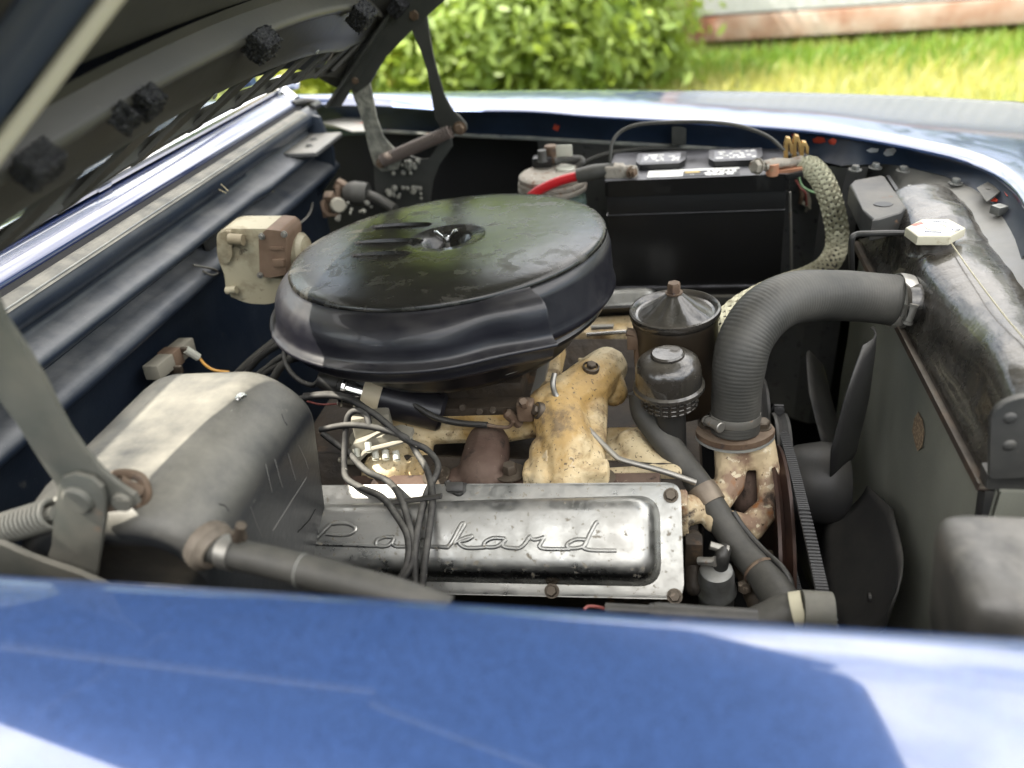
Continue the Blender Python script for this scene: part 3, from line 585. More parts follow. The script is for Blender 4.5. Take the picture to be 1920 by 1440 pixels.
obj('base_plate', plate([(700,305),(715,300),(742,284),(790,300),(806,298),(815,282),(828,262),(846,260),(848,275),(822,310),(810,340),(806,380),(760,392),(712,388),(702,350)], 1.515, .006), m_hinge, hf)
b = B(); rr = random.Random(9)
for i in range(40): q = U(rr.uniform(722,790), rr.uniform(352,372) if i % 2 else rr.uniform(300,326), y=1.506); b.ball(q, rr.uniform(.003,.007), 6)
obj('grease_crust', b, m_grease, hf, kind='stuff')
b = B(); b.box(H(1.375,.09,.012), (.22,.05,.006), rot_axis(hu,(0,1,0),hu.cross(V((0,1,0)))), .0015); b.prism([H(1.37,-.02,.006),H(1.37,.0,.03),H(1.37,.19,.02),H(1.37,.20,.004)], (0,.006,0)); obj('hood_bracket', b, m_hinge, hf)
obj('hood_arm_plate', plate([(640,152),(652,122),(690,72),(742,8),(735,-40),(870,-40),(832,2),(778,50),(722,106),(694,156),(668,174),(655,168)], 1.495, .008), m_hinge, hf)
obj('spring', coil(U(716,302,y=1.492), U(846,246,y=1.492), .0105, .0024, 26), m_spring, hf)
for q, r in (((862,240), .009), ((714,306), .007), ((668,150), .007), ((778,28), .009)):
    b = B(); b.bolt(U(*q, y=1.500), (0,-1,0), r, .008, r*1.4); obj('pivot_bolt', b, m_rust, hf)
b = B(); rr = random.Random(5)
hnr = part('hood_hinge', hood, U(150,960,y=.45), 'near hood hinge in the lower left corner with grey arm and spring')
obj('front_arm', plate([(-40,480),(5,600),(48,658),(82,715),(112,775),(128,805),(160,850),(188,885),(225,915),(252,928),(260,945),(240,959),(206,958),(185,965),(150,968),(118,940),(105,905),(66,850),(32,795),(-12,740),(-70,640)], .450, .005), m_grey, hnr)
obj('base_plate', plate([(108,912),(116,896),(140,889),(170,897),(190,915),(197,940),(196,975),(190,1010),(178,1095),(60,1100),(72,1070),(92,1045),(97,1020),(100,970)], .443, .005), m_grey, hnr)
obj('lower_bracket', plate([(-40,1015),(0,1020),(50,1045),(90,1058),(150,1078),(200,1100),(-40,1120)], .435, .006), m_grey, hnr)
b = B(); b.lathe([(0,.004),(.011,.004),(.013,.002),(.0135,0)], U(147,937,y=.4428), (0,-1,0), 24); obj('pivot_pin', b, m_grey, hnr)
b = B(); b.lathe([(0,.004),(.0075,.004),(.0085,.002),(.009,0)], U(231,940,y=.4498), (0,-1,0), 16); b.box(U(231,940,y=.4455), (.012,.002,.0025)); obj('pivot_bolt', b, m_grey, hnr)
b = B(); b.tube([U(240,938,y=.47), U(262,945,y=.475), U(275,925,y=.48), U(262,895,y=.485), U(225,888,y=.485), U(205,900,y=.48)], .0045, 8); b.tube([U(222,905,y=.47), U(262,925,y=.475)], .007, 8); obj('spring_hook', b, m_rust, hnr)
obj('spring', coil(U(-90,1020,y=.462), U(104,962,y=.462), .0125, .0024, 24), m_springg, hnr)

m_prim = mat('red_primer_spot', (.42, .05, .025), .6, patches=[((.05,.03,.03), 90, .6, .05)]); m_gryc = mat('bare_grey_spot', (.36,.37,.38), .6, patches=[((.4,.1,.08), 120, .62, .04)])
for pts, mm in (([(1523,262),(1533,256),(1545,258),(1549,266),(1538,269),(1526,268)], m_prim),([(1552,264),(1562,258),(1569,263),(1566,272),(1556,270)], m_prim),([(1484,252),(1492,250),(1496,256),(1488,259)], m_prim),
    ([(1624,282),(1634,277),(1648,279),(1645,285),(1632,286)], m_gryc),([(1656,288),(1662,279),(1676,277),(1681,282),(1674,291),(1662,293)], m_gryc),([(1040,232),(1050,236),(1046,246),(1036,242)], m_prim)):
    decal('paint_chip', pts, mm, car)
# nose panel closing the car ahead of the radiator (outside the picture)
La = [cols[j][-1] for j in range(3, 11)]; Nb = [V((.43+.42*i/7, .333, 1.018-.012*max(0, .23+.42*i/7)-.004-.03*(i/7)**2)) for i in range(8)]
rows = [[a.lerp(c, s/8)+V((.04*math.sin(math.pi*s/8), 0, -.02*math.sin(math.pi*s/8))) for a, c in zip(La, Nb)] for s in range(9)]
rows = [r+[r[-1]+V((.04, 0, -.05)), r[-1]+V((.06, 0, -.2)), r[-1]+V((.06, 0, -.6))] for r in rows]
b = B(); b.grid(rows); obj('nose', b, m_blue, car, 60)
b = B(); b.grid([[r[0]+V((.004, 0, -.012)) for r in rows], [V((.445, r[0].y, .925)) for r in rows], [V((.43, r[0].y, .60)) for r in rows]]); obj('cradle_panel', b, m_panel, car, 60)
# ================================================================== ENGINE BAY
EU = V((-.052, 0, .9986)); EX = V((.9986, 0, .052)); EY = V((0, 1, 0))
def rp(pts, rad, seg=6):
    o = []; n = len(pts)
    for i, p in enumerate(pts):
        p = V(p).to_2d() if len(p) > 2 else V(p); a = V(pts[i-1]); c = V(pts[(i+1) % n]); r = rad[i] if isinstance(rad, (list, tuple)) else rad
        if r <= 0: o.append(tuple(p)); continue
        u, v = (a-p), (c-p); r = min(r, u.length*.48, v.length*.48); s, e = p+u.normalized()*r, p+v.normalized()*r
        for k in range(seg+1):
            t = k/seg; o.append(tuple(s*(1-t)**2+p*2*t*(1-t)+e*t*t))
    return o
# ---- air cleaner
AU = V((-.052, .038, .998)).normalized(); AX = V((.9986, 0, .052)).normalized(); AC = V((-.282, .986, .996))
ac = thing('air_cleaner', 'big round black air cleaner with wing nut, dented scoop and dusty lid', 'air cleaner', AC-AU*.12)
AY = AU.cross(AX)
def A(r, deg, h): return AC+AX*r*math.cos(R(deg))+AY*r*math.sin(R(deg))+AU*h
b = B(); b.lathe([(0,-.023),(.012,-.023),(.020,-.021),(.026,-.013),(.031,-.004),(.036,-.0012),(.046,-.0008),(.050,.0008),(.056,.001),(.11,.0025),(.165,.0012),(.195,-.001),(.206,-.0025),(.2105,-.0045),(.2125,-.0075),(.2125,-.0105),(.209,-.012)], AC, AU, 96)
obj('lid', b, m_lid, ac, 50)
for (x0, y0), (x1, y1) in (((692,426),(812,419)),((660,456),(790,449)),((655,480),(770,473))):
    p, q = UP(x0, y0, AC+AU*.002, AU), UP(x1, y1, AC+AU*.002, AU); b = B(); d = (q-p).normalized(); e = AU.cross(d)
    n = 14; rows = []
    for i in range(n+1):
        t = i/n; k = math.sin(math.pi*min(1, max(0, t)))**.25 if 0 < t < 1 else 0; c = p.lerp(q, t)
        rows.append([c+e*(.011)-AU*.003, c+e*.004+AU*.0012*k, c-e*.0015*k+AU*.0042*k-AU*.001*(1-k), c-e*.004-AU*.003])
    b.grid(rows); obj('louver', b, m_lid, ac, 70)
b = B(); b.lathe([(0,.006),(.0035,.006),(.0035,-.020)], AC+AU*-.004, AU, 10); obj('stud', b, m_steel, ac)
b = B(); wn = AC-AU*.004; b.lathe([(.004,0),(.006,0),(.005,.007),(.004,.008)], wn, AU, 12)
for s_ in (-1, 1):
    e = AX*s_; b.prism([wn+e*.004+AU*.001, wn+e*.009+AU*.003, wn+e*.017+AU*.012, wn+e*.0155+AU*.016, wn+e*.012+AU*.0155, wn+e*.004+AU*.007], AY*.0028, .0008)
obj('wing_nut', b, m_chrc, ac)
b = B(); b.lathe([(.207,-.012),(.2095,-.0145),(.2145,-.020),(.2165,-.028),(.2165,-.068),(.2185,-.074),(.2195,-.080),(.216,-.085),(.205,-.09),(.198,-.096),(.196,-.106)], AC, AU, 96); obj('drum', b, m_black, ac, 50)
def dent(t, r, h):
    d = math.degrees(t); a = math.exp(-((d-293)/8)**2-((h+.050)/.024)**2); c = math.exp(-((d-300)/9)**2-((h+.035)/.02)**2)
    k = max(0, (d-282)/26); return (r-.006*a+.011*k*k*(.4 if h > -.02 else 1), h+.004*math.exp(-((d-300)/14)**2)+(.007*k*math.exp(-((h+.032)/.014)**2)))
scp = [(.210,-.0125),(.213,-.0155),(.2205,-.019),(.229,-.0245),(.2355,-.033),(.239,-.043),(.2405,-.053),(.2425,-.060),(.2475,-.0635),(.2515,-.065),(.2525,-.068),(.2505,-.070),(.245,-.071),(.241,-.078),(.237,-.088),(.228,-.093),(.215,-.094)]
scp = smp(scp, 4)
b = B(); b.lathe(scp, AC, AU, 110, 42, 309, ref=AX, f=dent); obj('scoop', b, m_black, ac, 50)
for dg, sg in ((42, -1), (309, 1)):
    b = B(); t = R(dg); pts = []
    for r, h in scp: rr_, hh = dent(t, r, h); pts.append(A(rr_, dg, hh))
    b.prism(pts+[A(.214, dg, -.085), A(.2145, dg, -.02)], (AX*-math.sin(t)+AY*math.cos(t))*.002*sg); obj('scoop_end', b, m_black, ac)
b = B(); b.lathe([(.196,-.085),(.205,-.098),(.203,-.104),(.192,-.108),(.180,-.110),(.174,-.116),(.170,-.134),(.160,-.146),(.145,-.154),(.10,-.158),(.07,-.165)], AC, AU, 80); obj('bottom_pan', b, m_pan, ac, 50)
# ---- carburetor
cb_ = thing('carburetor', 'grey four barrel carburetor half hidden under the air cleaner', 'carburetor', (-.25, .95, .78))
b = B(); b.box((-.262,.96,.815), (.17,.15,.03), rot_axis(EX, EY, EU), .008, 2); b.box((-.268,.945,.80), (.20,.17,.014), rot_axis(EX, EY, EU), .003); obj('body', b, m_grime, cb_)
for px, py in ((868,763),(900,771),(925,768)):
    b = B(); b.bolt(U(px, py, y=.862), (0,-1,.3), .005, .004); obj('screw', b, m_boltm, cb_)
b = B(); p = U(986,768,y=.84); b.box(p, (.022,.02,.028), None, .005, 3); b.bolt(p+V((0,-.008,.012)), (0,-.5,1), .006, .01); b.lathe([(.007,-.012),(.007,.012),(.004,.016)], U(963,785,y=.84), (-.6,-.2,.8), 10); obj('fuel_fitting', b, m_rust, cb_)
# ---- engine
en = thing('engine', 'cream painted vintage V8 engine with casting numbers, rusty and oily', 'engine', (-.25,.97,.4))
b = B(); b.box((-.24,.975,.55), (.60,.34,.30), None, .02); b.box((-.24,.83,.66), (.58,.16,.14), Matrix.Rotation(R(-40),3,'X'), .01); b.box((-.24,1.12,.66), (.58,.16,.14), Matrix.Rotation(R(40),3,'X'), .01); obj('block', b, m_grime, en)
def cap_(b, a, c, r0, r1, n=12): b.tube([a, a.lerp(c, .5), c], [r0, (r0+r1)/2, r1], n, sub=3); b.ball(a, r0, 12); b.ball(c, r1, 12)
def Q(px, py, y): return U(px, py, y=y)
b = B()
cap_(b, Q(1030,765,.86), Q(1100,725,.90), .030, .034); cap_(b, Q(1100,725,.90), Q(1137,690,.97), .034, .030); cap_(b, Q(1130,700,.95), Q(1150,735,.93), .026, .020)
cap_(b, Q(1050,780,.85), Q(1062,840,.80), .036, .034); cap_(b, Q(1062,840,.80), Q(1062,900,.77), .034, .030); cap_(b, Q(1110,740,.90), Q(1110,900,.77), .022, .016)
cap_(b, Q(1022,845,.80), Q(1018,895,.765), .020, .018)
b.box(Q(1062,893,.772), (.105,.03,.035), rot_axis(EX, EY, EU), .006)
cap_(b, Q(1010,790,.87), Q(930,805,.87), .021, .020); cap_(b, Q(930,800,.88), Q(800,803,.88), .021, .023); cap_(b, Q(800,803,.88), Q(735,835,.86), .024, .028)
cap_(b, Q(735,835,.86), Q(725,890,.80), .028, .034); cap_(b, Q(790,820,.88), Q(782,890,.80), .018, .020)
b.box((-.26,.96,.785), (.24,.20,.03), rot_axis(EX, EY, EU), .005)
cap_(b, Q(1040,745,.90), Q(1000,735,.98), .022, .02)
b.box(Q(1120,700,.955), (.05,.006,.05), rot_axis(EX, EY, EU), .002); cast('intake_manifold', b, m_cream, en, .0022, 1)
b = B(); b.prism([UP(x, y, Q(1120,690,.955), V((0,-.35,.94))) for x, y in rp([(1068,742),(1095,672),(1158,668),(1172,705),(1150,742),(1100,760)], 14)], (0,.004,-.010), .002); cast('manifold_pad', b, m_cream, en, .0018, 1)
b = B(); b.box((-.262,.955,.801), (.215,.185,.009), rot_axis(EX, EY, EU), .002); obj('carburetor_flange', b, m_steel, en)
for px, py in ((1108,690),(1010,770)):
    p, n = hit(px, py); b = B(); b.lathe([(.011,-.004),(.011,.003),(.009,.004)], p, n, 16); b.bolt(p+n*.003, n, .0065, .005); obj('bolt', b, m_boltm, en)
b = B(); b.box(Q(1205,850,.85), (.10,.10,.02), rot_axis(EX, EY, EU), .004); cap_(b, Q(1180,830,.86), Q(1225,880,.82), .018, .016); cast('timing_cover', b, m_cream, en, .003, 4)
b = B(); cap_(b, Q(915,835,.84), Q(905,892,.78), .030, .033); b.box(Q(905,898,.772), (.085,.03,.02), rot_axis(EX, EY, EU), .004); cast('heat_crossover', b, m_exh, en, .003, 4)
b = B(); b.box(Q(960,902,.765)+V((-.02,0,-.012)), (.40,.03,.022), rot_axis(EX, EY, EU), .003); obj('head_deck', b, m_exh, en)
b = B(); b.box((-.2,1.205,.71), (.46,.06,.08), rot_axis(EX, EY, EU), .012); obj('far_head', b, m_cream, en)
for px, py, yy in ((820,893,.772),(957,887,.772),(1125,897,.770),(1100,755,.80)):
    if px == 1100: continue
    b = B(); b.bolt(Q(px, py, yy), EU, .009, .012, .019); obj('bolt', b, m_boltm, en)
# ---- valve covers
VA, VB = V((.021,.74,.789)), V((.027,.645,.706)); vx = EX.copy(); vd = (VB-VA); vd = (vd-vx*vd.dot(vx)).normalized(); vn = vd.cross(vx).normalized()
if vn.z < 0: vn = -vn
def VP(px, py, o): return UP(px, py, VA+vn*o, vn)
def vc2(u, v, o, A0, sgn=1): return A0+vx*u+vd*v+vn*o
def valve_cover(name, label, flip=False):
    t = thing(name, label, 'valve cover', VA, 'chrome valve covers')
    fl = (lambda p: V((p.x, 1.95-p.y, p.z))) if flip else (lambda p: p)
    L_, W_ = .56, .128
    out = rp([(-L_, -.001), (.004, -.001), (.004, W_), (-L_, W_)], .016)
    b = B(); b.prism([fl(vc2(u, v, 0, VA)) for u, v in out], fl(vc2(0,0,.005,VA))-fl(VA), .0012); obj('flange', b, m_chr, t)
    b = B(); b.prism([fl(vc2(u*.998-.0005, v*.99+.0006, -.004, VA)) for u, v in out], fl(vc2(0,0,.0035,VA))-fl(VA)); obj('gasket', b, m_rubd, t)
    rings = []; lev = [(.0, .005), (.0015, .009), (.003, .016), (.005, .024), (.0085, .031), (.0135, .0355), (.019, .0375), (.026, .0385)]
    for d, h in lev:
        bb = rp([(-L_+.02+d, .014+d*.8), (-.020-d, .014+d*.8), (-.020-d, W_-.013-d), (-L_+.02+d, W_-.013-d)], max(.006, .026-d*.3), 7)
        ring = []
        for u, v in bb:
            k = min(1, max(0, (-.245-u)/.03)); k = k*k*(3-2*k)
            if v < W_/2: v += .010*k
            ring.append((u, v, h-.004*k))
        rings.append(ring)
    b = B(); b.grid([[fl(vc2(u, v, h, VA)) for u, v, h in r] for r in rings], True)
    last = [fl(vc2(u, v, h, VA)) for u, v, h in rings[-1]]; b.poly(last); bmesh.ops.remove_doubles(b.bm, verts=b.bm.verts, dist=1e-5)
    obj('dome', b, m_chr, t, 50)
    return t
vc = valve_cover('valve_cover', 'near chrome valve cover with raised script lettering and pitted finish')
valve_cover('valve_cover', 'far chrome valve cover glimpsed between air cleaner and canister', True)
for px, py in ((1258,929),(1035,1108),(1265,1118),(640,1112)):
    b = B(); b.bolt(VP(px, py, .0052), vn, .0066, .0065, .0085); obj('bolt', b, m_boltm, vc)
O_ = .0385
def S(pts, sx=2.88, ox=500, oy=640): return [VP(x/sx+ox, y/sx+oy, O_-(.0018 if x < 960 else 0)) for x, y in pts]
strokes = [[(255,1080),(300,1030),(345,985)], [(345,985),(430,983),(478,1008),(455,1036),(400,1045),(320,1040)], [(250,1092),(420,1098),(590,1106)],
  [(690,1058),(640,1056),(600,1070),(588,1095),(610,1108),(660,1100),(690,1062),(676,1092),(700,1108)], [(700,1108),(760,1108),(800,1110)],
  [(880,1062),(840,1058),(805,1075),(795,1098),(820,1112),(880,1108),(980,1112)],
  [(975,1112),(1000,1080),(1045,995),(1058,983),(1066,990),(1040,1035),(1008,1092)], [(1008,1092),(1050,1068),(1110,1050),(1085,1070),(1040,1082),(1048,1100),(1075,1114),(1120,1116)], [(1120,1116),(1180,1112)],
  [(1285,1064),(1225,1062),(1185,1078),(1172,1100),(1196,1112),(1250,1104),(1292,1066),(1272,1096),(1292,1112),(1360,1118)],
  [(1360,1118),(1385,1102),(1412,1066),(1420,1054),(1440,1070),(1480,1064),(1496,1058),(1480,1090),(1472,1108),(1500,1120),(1600,1122)],
  [(1722,1070),(1668,1070),(1628,1090),(1622,1108),(1650,1118),(1706,1108),(1730,1070)], [(1600,1122),(1640,1122)], [(1720,1100),(1740,1050),(1775,985),(1790,975)], [(1720,1098),(1712,1116),(1760,1128),(1890,1130)]]
for k, st in enumerate(strokes):
    b = B(); b.tube(S(st), .0024, 8, sub=5, flat=(vn, .35)); obj('script_lettering', b, m_chr, vc, 80)
b = B(); b.tube([VP(x, y, .0052) for x, y in ((838,903),(845,915),(862,925),(870,905))], .004, 8); b.box(VP(855,914,.012), (.022,.012,.016), rot_axis(vx, vd, vn), .003); obj('wire_clip', b, m_rubd, vc)
# ---- oil filler cap, canister
oc = thing('oil_filler_cap', 'domed black vented oil filler cap on its tube', 'oil filler cap', (.006,.86,.80))
o = U(1254,722,y=.86); pr = [(0,.047),(.018,.0465),(.020,.0445),(.0205,.042),(.030,.0395),(.0365,.034),(.0395,.025),(.0405,.008),(.0405,.004),(.0435,.0015),(.044,-.002),(.042,-.0045),(.0355,-.006),(.0345,-.010),(.0335,-.026),(.030,-.029),(.018,-.031)]
b = B(); b.lathe(pr, o, EU, 48); obj('cap', b, m_rad, oc)
for k in range(22):
    a = k*360/22
    for h in (-.012,-.018,-.024):
        if 170 < a < 360 or a < 10:
            t = R(a); e = EX*math.cos(t)+EY*math.sin(t); f_ = EX*-math.sin(t)+EY*math.cos(t)
            b = B(); b.box(o+e*.0345+EU*h, (.0065,.002,.0022), rot_axis(f_, e, EU), .0006, 1); obj('louver', b, m_rad, oc)
b = B(); b.tube([o-EU*.03, o-EU*.16], .0195, 20); obj('filler_tube', b, m_rubd, oc)
cn_ = thing('canister', 'tall black canister with cone lid and centre bolt behind oil cap', 'canister', (.018,.95,.76))
o = U(1265,583,y=.95)
def crease(t, r, h): return (r, h+.0010*math.sin(t*9)*(1 if .012 < r < .044 else 0))
b = B(); b.lathe([(0,.026),(.009,.025),(.016,.019),(.028,.009),(.040,.002),(.047,-.002),(.050,-.001),(.052,.003),(.055,.005),(.0575,.004),(.0585,0),(.0575,-.004),(.0555,-.007)], o, EU, 72, f=crease); obj('lid', b, m_rad, cn_)
b = B(); b.lathe([(.0555,-.006),(.0555,-.012),(.0545,-.014),(.0545,-.13),(.05,-.14),(0,-.14)], o, EU, 48); obj('body', b, mat('brown_black_canister', (.022,.018,.014), .4, var=((.05,.035,.02), 9), dust=(DUST,.3,20)), cn_)
b = B(); b.bolt(o+EU*.0255, EU, .0088, .013, .011); obj('bolt', b, m_rust, cn_)
b = B(); b.tube([Q(1175,622,.93),Q(1190,628,.93),Q(1197,660,.93),Q(1202,760,.93)], .006, 8); b.box(Q(1186,640,.93), (.014,.012,.02), None, .002); obj('bracket', b, m_rust, cn_)
# ---- upper radiator hose, clamps
hp = [(1378,806,.862),(1379,770,.866),(1381,730,.870),(1385,690,.876),(1393,650,.886),(1408,618,.900),(1432,588,.918),(1465,566,.938),(1505,556,.958),(1560,554,.980),(1620,557,.998)]
hpts = [Q(*p) for p in hp]+[Q(1670,562,1.005), Q(1700,566,1.007), Q(1722,569,1.009)]
uh = B(); uh.tube(hpts, [.0300,.0298,.0302,.0315,.0325,.033,.033,.0328,.0325,.032,.032,.0325,.033,.0332], 40, sub=36, rf=lambda l, i: 1+.010*abs(math.sin(l*math.pi/.0042))+.006*math.sin(l*90))
hpath, htg = uh.path, uh.tg
t = thing('radiator_hose', 'thick ribbed grey upper radiator hose curving to the radiator', 'hose', hpts[0]); obj('hose', uh, m_rub, t, 80)
def clamp(name, label, k, r, wd, m, scr, parent=None, pw=12):
    i = min(range(len(hpath)), key=lambda j: abs((hpath[j]-k).length)); c, a = hpath[i], htg[i]
    t = thing(name, label, 'hose clamp', c, 'hose clamps')
    b = B(); b.lathe([(r-.001,-wd/2),(r,-wd/2),(r+.0008,0),(r,wd/2),(r-.001,wd/2)], c, a, 48); obj('band', b, m, t)
    d = (scr-c); d = (d-a*d.dot(a)).normalized(); e = a.cross(d); p = c+d*(r+.005)
    b = B(); b.tube([p-e*.010, p+e*.010], .0058, 12); b.lathe([(.007,0),(.007,.004),(.006,.005),(0,.005)], p+e*.010, e, 12); b.lathe([(.007,0),(.007,.003),(0,.003)], p-e*.010, -e, 6); b.box(c+d*(r+.001), (wd*1.1,.016,.003), rot_axis(a, e, d)); obj('screw', b, m_steel, t)
clamp('hose_clamp', 'wide bright band clamp at the radiator end of the big hose', Q(1687,563,1.006), .0350, .0165, mat('bright_band', (.66,.64,.58), .3, .7, dust=(DUST,.3,60), bump=[(200,.0001)]), U(1686,612,x=.28))
clamp('hose_clamp', 'worm clamp above the rusty thermostat flange', Q(1380,780,.865), .0306, .011, m_steel, Q(1325,772,.84))
# ---- thermostat housing and water outlet
th = thing('thermostat_housing', 'rust stained cream thermostat housing with oval brown flange', 'thermostat housing', Q(1390,900,.84))
fc = Q(1378,810,.862); b = B(); pts = []
for k in range(40):
    t = 2*math.pi*k/40; x = math.cos(t); y = math.sin(t); pts.append(fc+EX*.0485*math.copysign(abs(x)**1.0, x)+EY*(.034*math.copysign(abs(y)**1.25, y))-EU*.004)
b.prism(pts, EU*.008, .0012); obj('flange', b, m_rust, th)
b = B(); b.prism([p*1-EU*.0045 for p in pts], EU*.0035); obj('gasket', b, m_lip, th)
for px, py in ((1327,797),(1430,800)):
    b = B(); b.bolt(UP(px, py, fc+EU*.004, EU), EU, .009, .008, .011); obj('bolt', b, m_boltm, th)
b = B(); b.lathe([(.026,0),(.0265,.002),(.024,.004)], fc+EU*.004, EU, 30)
obj('neck_bead', b, m_rust, th)
b = B(); cap_(b, Q(1372,828,.865), Q(1370,880,.845), .023, .020); cap_(b, Q(1370,880,.845), Q(1368,905,.83), .020, .019); cap_(b, Q(1368,905,.83), Q(1340,945,.80), .019, .018); cap_(b, Q(1340,945,.80), Q(1285,958,.765), .018, .019)
cap_(b, Q(1428,822,.865), Q(1440,880,.85), .016, .015); cap_(b, Q(1440,880,.85), Q(1442,950,.82), .015, .014); cap_(b, Q(1442,950,.82), Q(1405,990,.79), .015, .018); cap_(b, Q(1405,990,.79), Q(1340,975,.765), .017, .016)
cap_(b, Q(1378,830,.865), Q(1425,835,.865), .02, .018); b.box(Q(1392,845,.865), (.062,.045,.034), rot_axis(EX, EY, EU), .006); b.box(Q(1281,962,.752), (.012,.03,.05), rot_axis(EX, EY, EU), .003)
cast('housing', b, m_crust, th, .002, 1)
b = B(); cap_(b, Q(1402,900,.865), Q(1400,940,.85), .02, .02); obj('pump_body', b, m_exh, th)
# ---- water pump pulleys, belts, fan
wp = thing('water_pump_pulley', 'dark grooved pulleys behind the thermostat housing', 'pulley', (.14,.83,.6))
for (x0, y0, z0, r) in ((.143,.84,.585,.155),(.162,.965,.655,.070),(.143,1.06,.62,.10)):
    b = B(); b.lathe([(0,0),(r*.8,0),(r*.86,.001),(r,-.004),(r+.001,0),(r*.93,.006),(r+.001,.012),(r,.016),(r*.86,.011),(r*.8,.012),(0,.012)], (x0,y0,z0), (1,0,0), 80); obj('pulley', b, mat('dark_red_brown_pulley', (.030,.018,.014), .45, .3, var=((.06,.03,.02), 20)) if r > .1 else m_blade, wp)
bt = thing('fan_belt', 'cogged fan belt running toward the viewer beside the fan', 'belt', (.165,.8,.74))
up_ = [U(x, y, x=.168) for x, y in ((1461,786),(1476,838),(1491,895),(1507,960),(1520,1015),(1531,1065),(1541,1110))]
pth = [V((.168,1.035,.69)), V((.168,1.005,.722))]+up_+[V((.168,.585,.742)),V((.168,.555,.70)),V((.168,.59,.655)),V((.168,.80,.61)),V((.168,.975,.585)),V((.168,1.03,.62)),V((.168,1.035,.69))]
b = B(); b.tube(pth, .0066, 10, sub=8, flat=((0,0,1), .5)); bp, btg = b.path, b.tg; obj('belt', b, m_belt, bt)
b = B(); acc = 0
for i in range(1, len(bp)):
    seg = (bp[i]-bp[i-1]).length; nst = max(1, round(seg/.0052))
    for k in range(nst):
        p = bp[i-1].lerp(bp[i], k/nst); tt = btg[i]; sd_ = V((1,0,0)); nn_ = tt.cross(sd_); 
        if nn_.z < 0: nn_ = -nn_
        b.box(p+nn_*.0035, (.0126,.0030,.0028), rot_axis(sd_, tt, nn_))
obj('cog', b, m_belt, bt, kind='stuff')
fan = thing('radiator_fan', 'matte black four blade fan in front of the radiator core', 'fan', (.27,.965,.62))
fcn = V((.262,.965,.62))
b = B(); b.lathe([(0,.002),(.045,.002),(.05,0),(.058,-.012),(.060,-.03),(.054,-.065),(.042,-.085),(0,-.085)], fcn, (1,0,0), 40); obj('hub', b, m_blade, fan)
for k, dg in enumerate((94, 184, 274, 12)):
    d = V((0, math.cos(R(dg)), math.sin(R(dg)))); s_ = V((0, -math.sin(R(dg)), math.cos(R(dg)))); rows = []
    for i in range(15):
        r = .045+.205*i/14; tw = -R(32-10*i/14); wd = .045+.03*min(1, i/5); wd *= math.sqrt(max(.02, 1-(max(0, i-9)/5.2)**2.4)); rw = []
        for j in range(9):
            u = (j-4)/4; q = s_*math.cos(tw)+V((1,0,0))*math.sin(tw); rw.append(fcn+d*r+q*wd*u+V((1,0,0))*(.010*(1-u*u)-.006))
        rows.append(rw)
    b = B(); b.grid(rows); o = obj('blade', b, m_blade, fan, 80); so_ = o.modifiers.new('s', 'SOLIDIFY'); so_.thickness = .0022
    b = B(); b.lathe([(0,.0035),(.005,.003),(.006,0)], fcn+d*.205+V((-.004,0,0)), (-1,0,0), 10); obj('rivet', b, m_blade, fan)
# ---- radiator
rd = thing('radiator', 'black radiator with crinkled painted top tank and rusty lip', 'radiator', (.34,.97,.3))
rows = []
for i in range(30):
    y = .655+.63*i/29; rows.append([(.315+.0015*noise.noise(V((y*14, z*14, 0))), y, z) for z in [.30+.56*j/24 for j in range(25)]])
b = B(); b.grid(rows); b.prism([(.318,.655,.30),(.318,1.285,.30),(.318,1.285,.86),(.318,.655,.86)], (.05,0,0)); obj('core', b, m_core, rd, label='painted core face with flaked tan spots')
core_flake = [(1722,772),(1730,788),(1733,812),(1729,838),(1721,846),(1716,830),(1711,808),(1715,785)]
b = B(); b.prism([U(x, y, x=.3125) for x, y in core_flake], (-.0006,0,0)); obj('paint_flake', b, mat('tan_bare_flake', (.42,.32,.20), .9, var=((.2,.14,.09), 260, .45, .5), bump=[(200,.001)]), rd)
tp = [(.309,.858),(.3085,.868),(.316,.876),(.3205,.888),(.324,.905),(.330,.924),(.340,.939),(.356,.947),(.38,.950),(.405,.948),(.422,.938),(.430,.92),(.432,.86)]
rows = []
for i in range(80):
    y = .660+.622*i/79; e = min(1, (y-.648)/.035)*1.0; f = min(1, max(0, (1.292-y)/.045)); k = (1-(1-min(e, f))**2)**.5 if min(e, f) < 1 else 1
    row = []
    for j, (x, z) in enumerate(tp):
        bul = math.exp(-((y-1.02)/.05)**2)*.010*(1 if 2 < j < 7 else 0); sad = -.012*min(1, max(0, (y-1.06)/.06))+.004*math.sin(y*30)*(1 if j < 8 else .3)
        nn_ = noise.noise(V((x*60, y*40, z*60)))*.0014+noise.noise(V((x*20, y*16, z*20)))*.003
        zc = .858+(z-.858)*k; row.append((.37+(x-.37)*(.35+.65*k)-bul+nn_ if z > .87 else x, y, zc-sad*(z > .9)+nn_))
    rows.append(row)
b = B(); b.grid(rows); obj('top_tank', b, m_rad, rd, 70, label='crinkled black top tank')
b = B(); b.prism([(.2985,.66,.8565),(.3165,.66,.8565),(.3165,1.285,.8565),(.2985,1.285,.8565)], (0,0,.0032), .0008); b.prism([(.2985,.66,.8597),(.3005,.66,.8597),(.3005,1.285,.8597),(.2985,1.285,.8597)], (0,0,.006)); obj('lip', b, mat('dark_rusty_lip', (.035,.025,.018), .7, var=((.10,.06,.035), 22, .5, .7), dust=(DUST,.3,40)), rd)
b = B(); b.tube([U(x, y, z=.957) for x, y in ((1783,455),(1800,480),(1825,515),(1855,555),(1890,600),(1925,640))], .0009, 6); obj('seam_bead', b, m_seam, rd)
b = B(); b.lathe([(.026,0),(.0275,.003),(.026,.02),(.030,.026)], U(1730,570,x=.327), (-1,.0,.02), 30); obj('hose_neck', b, m_rad, rd)
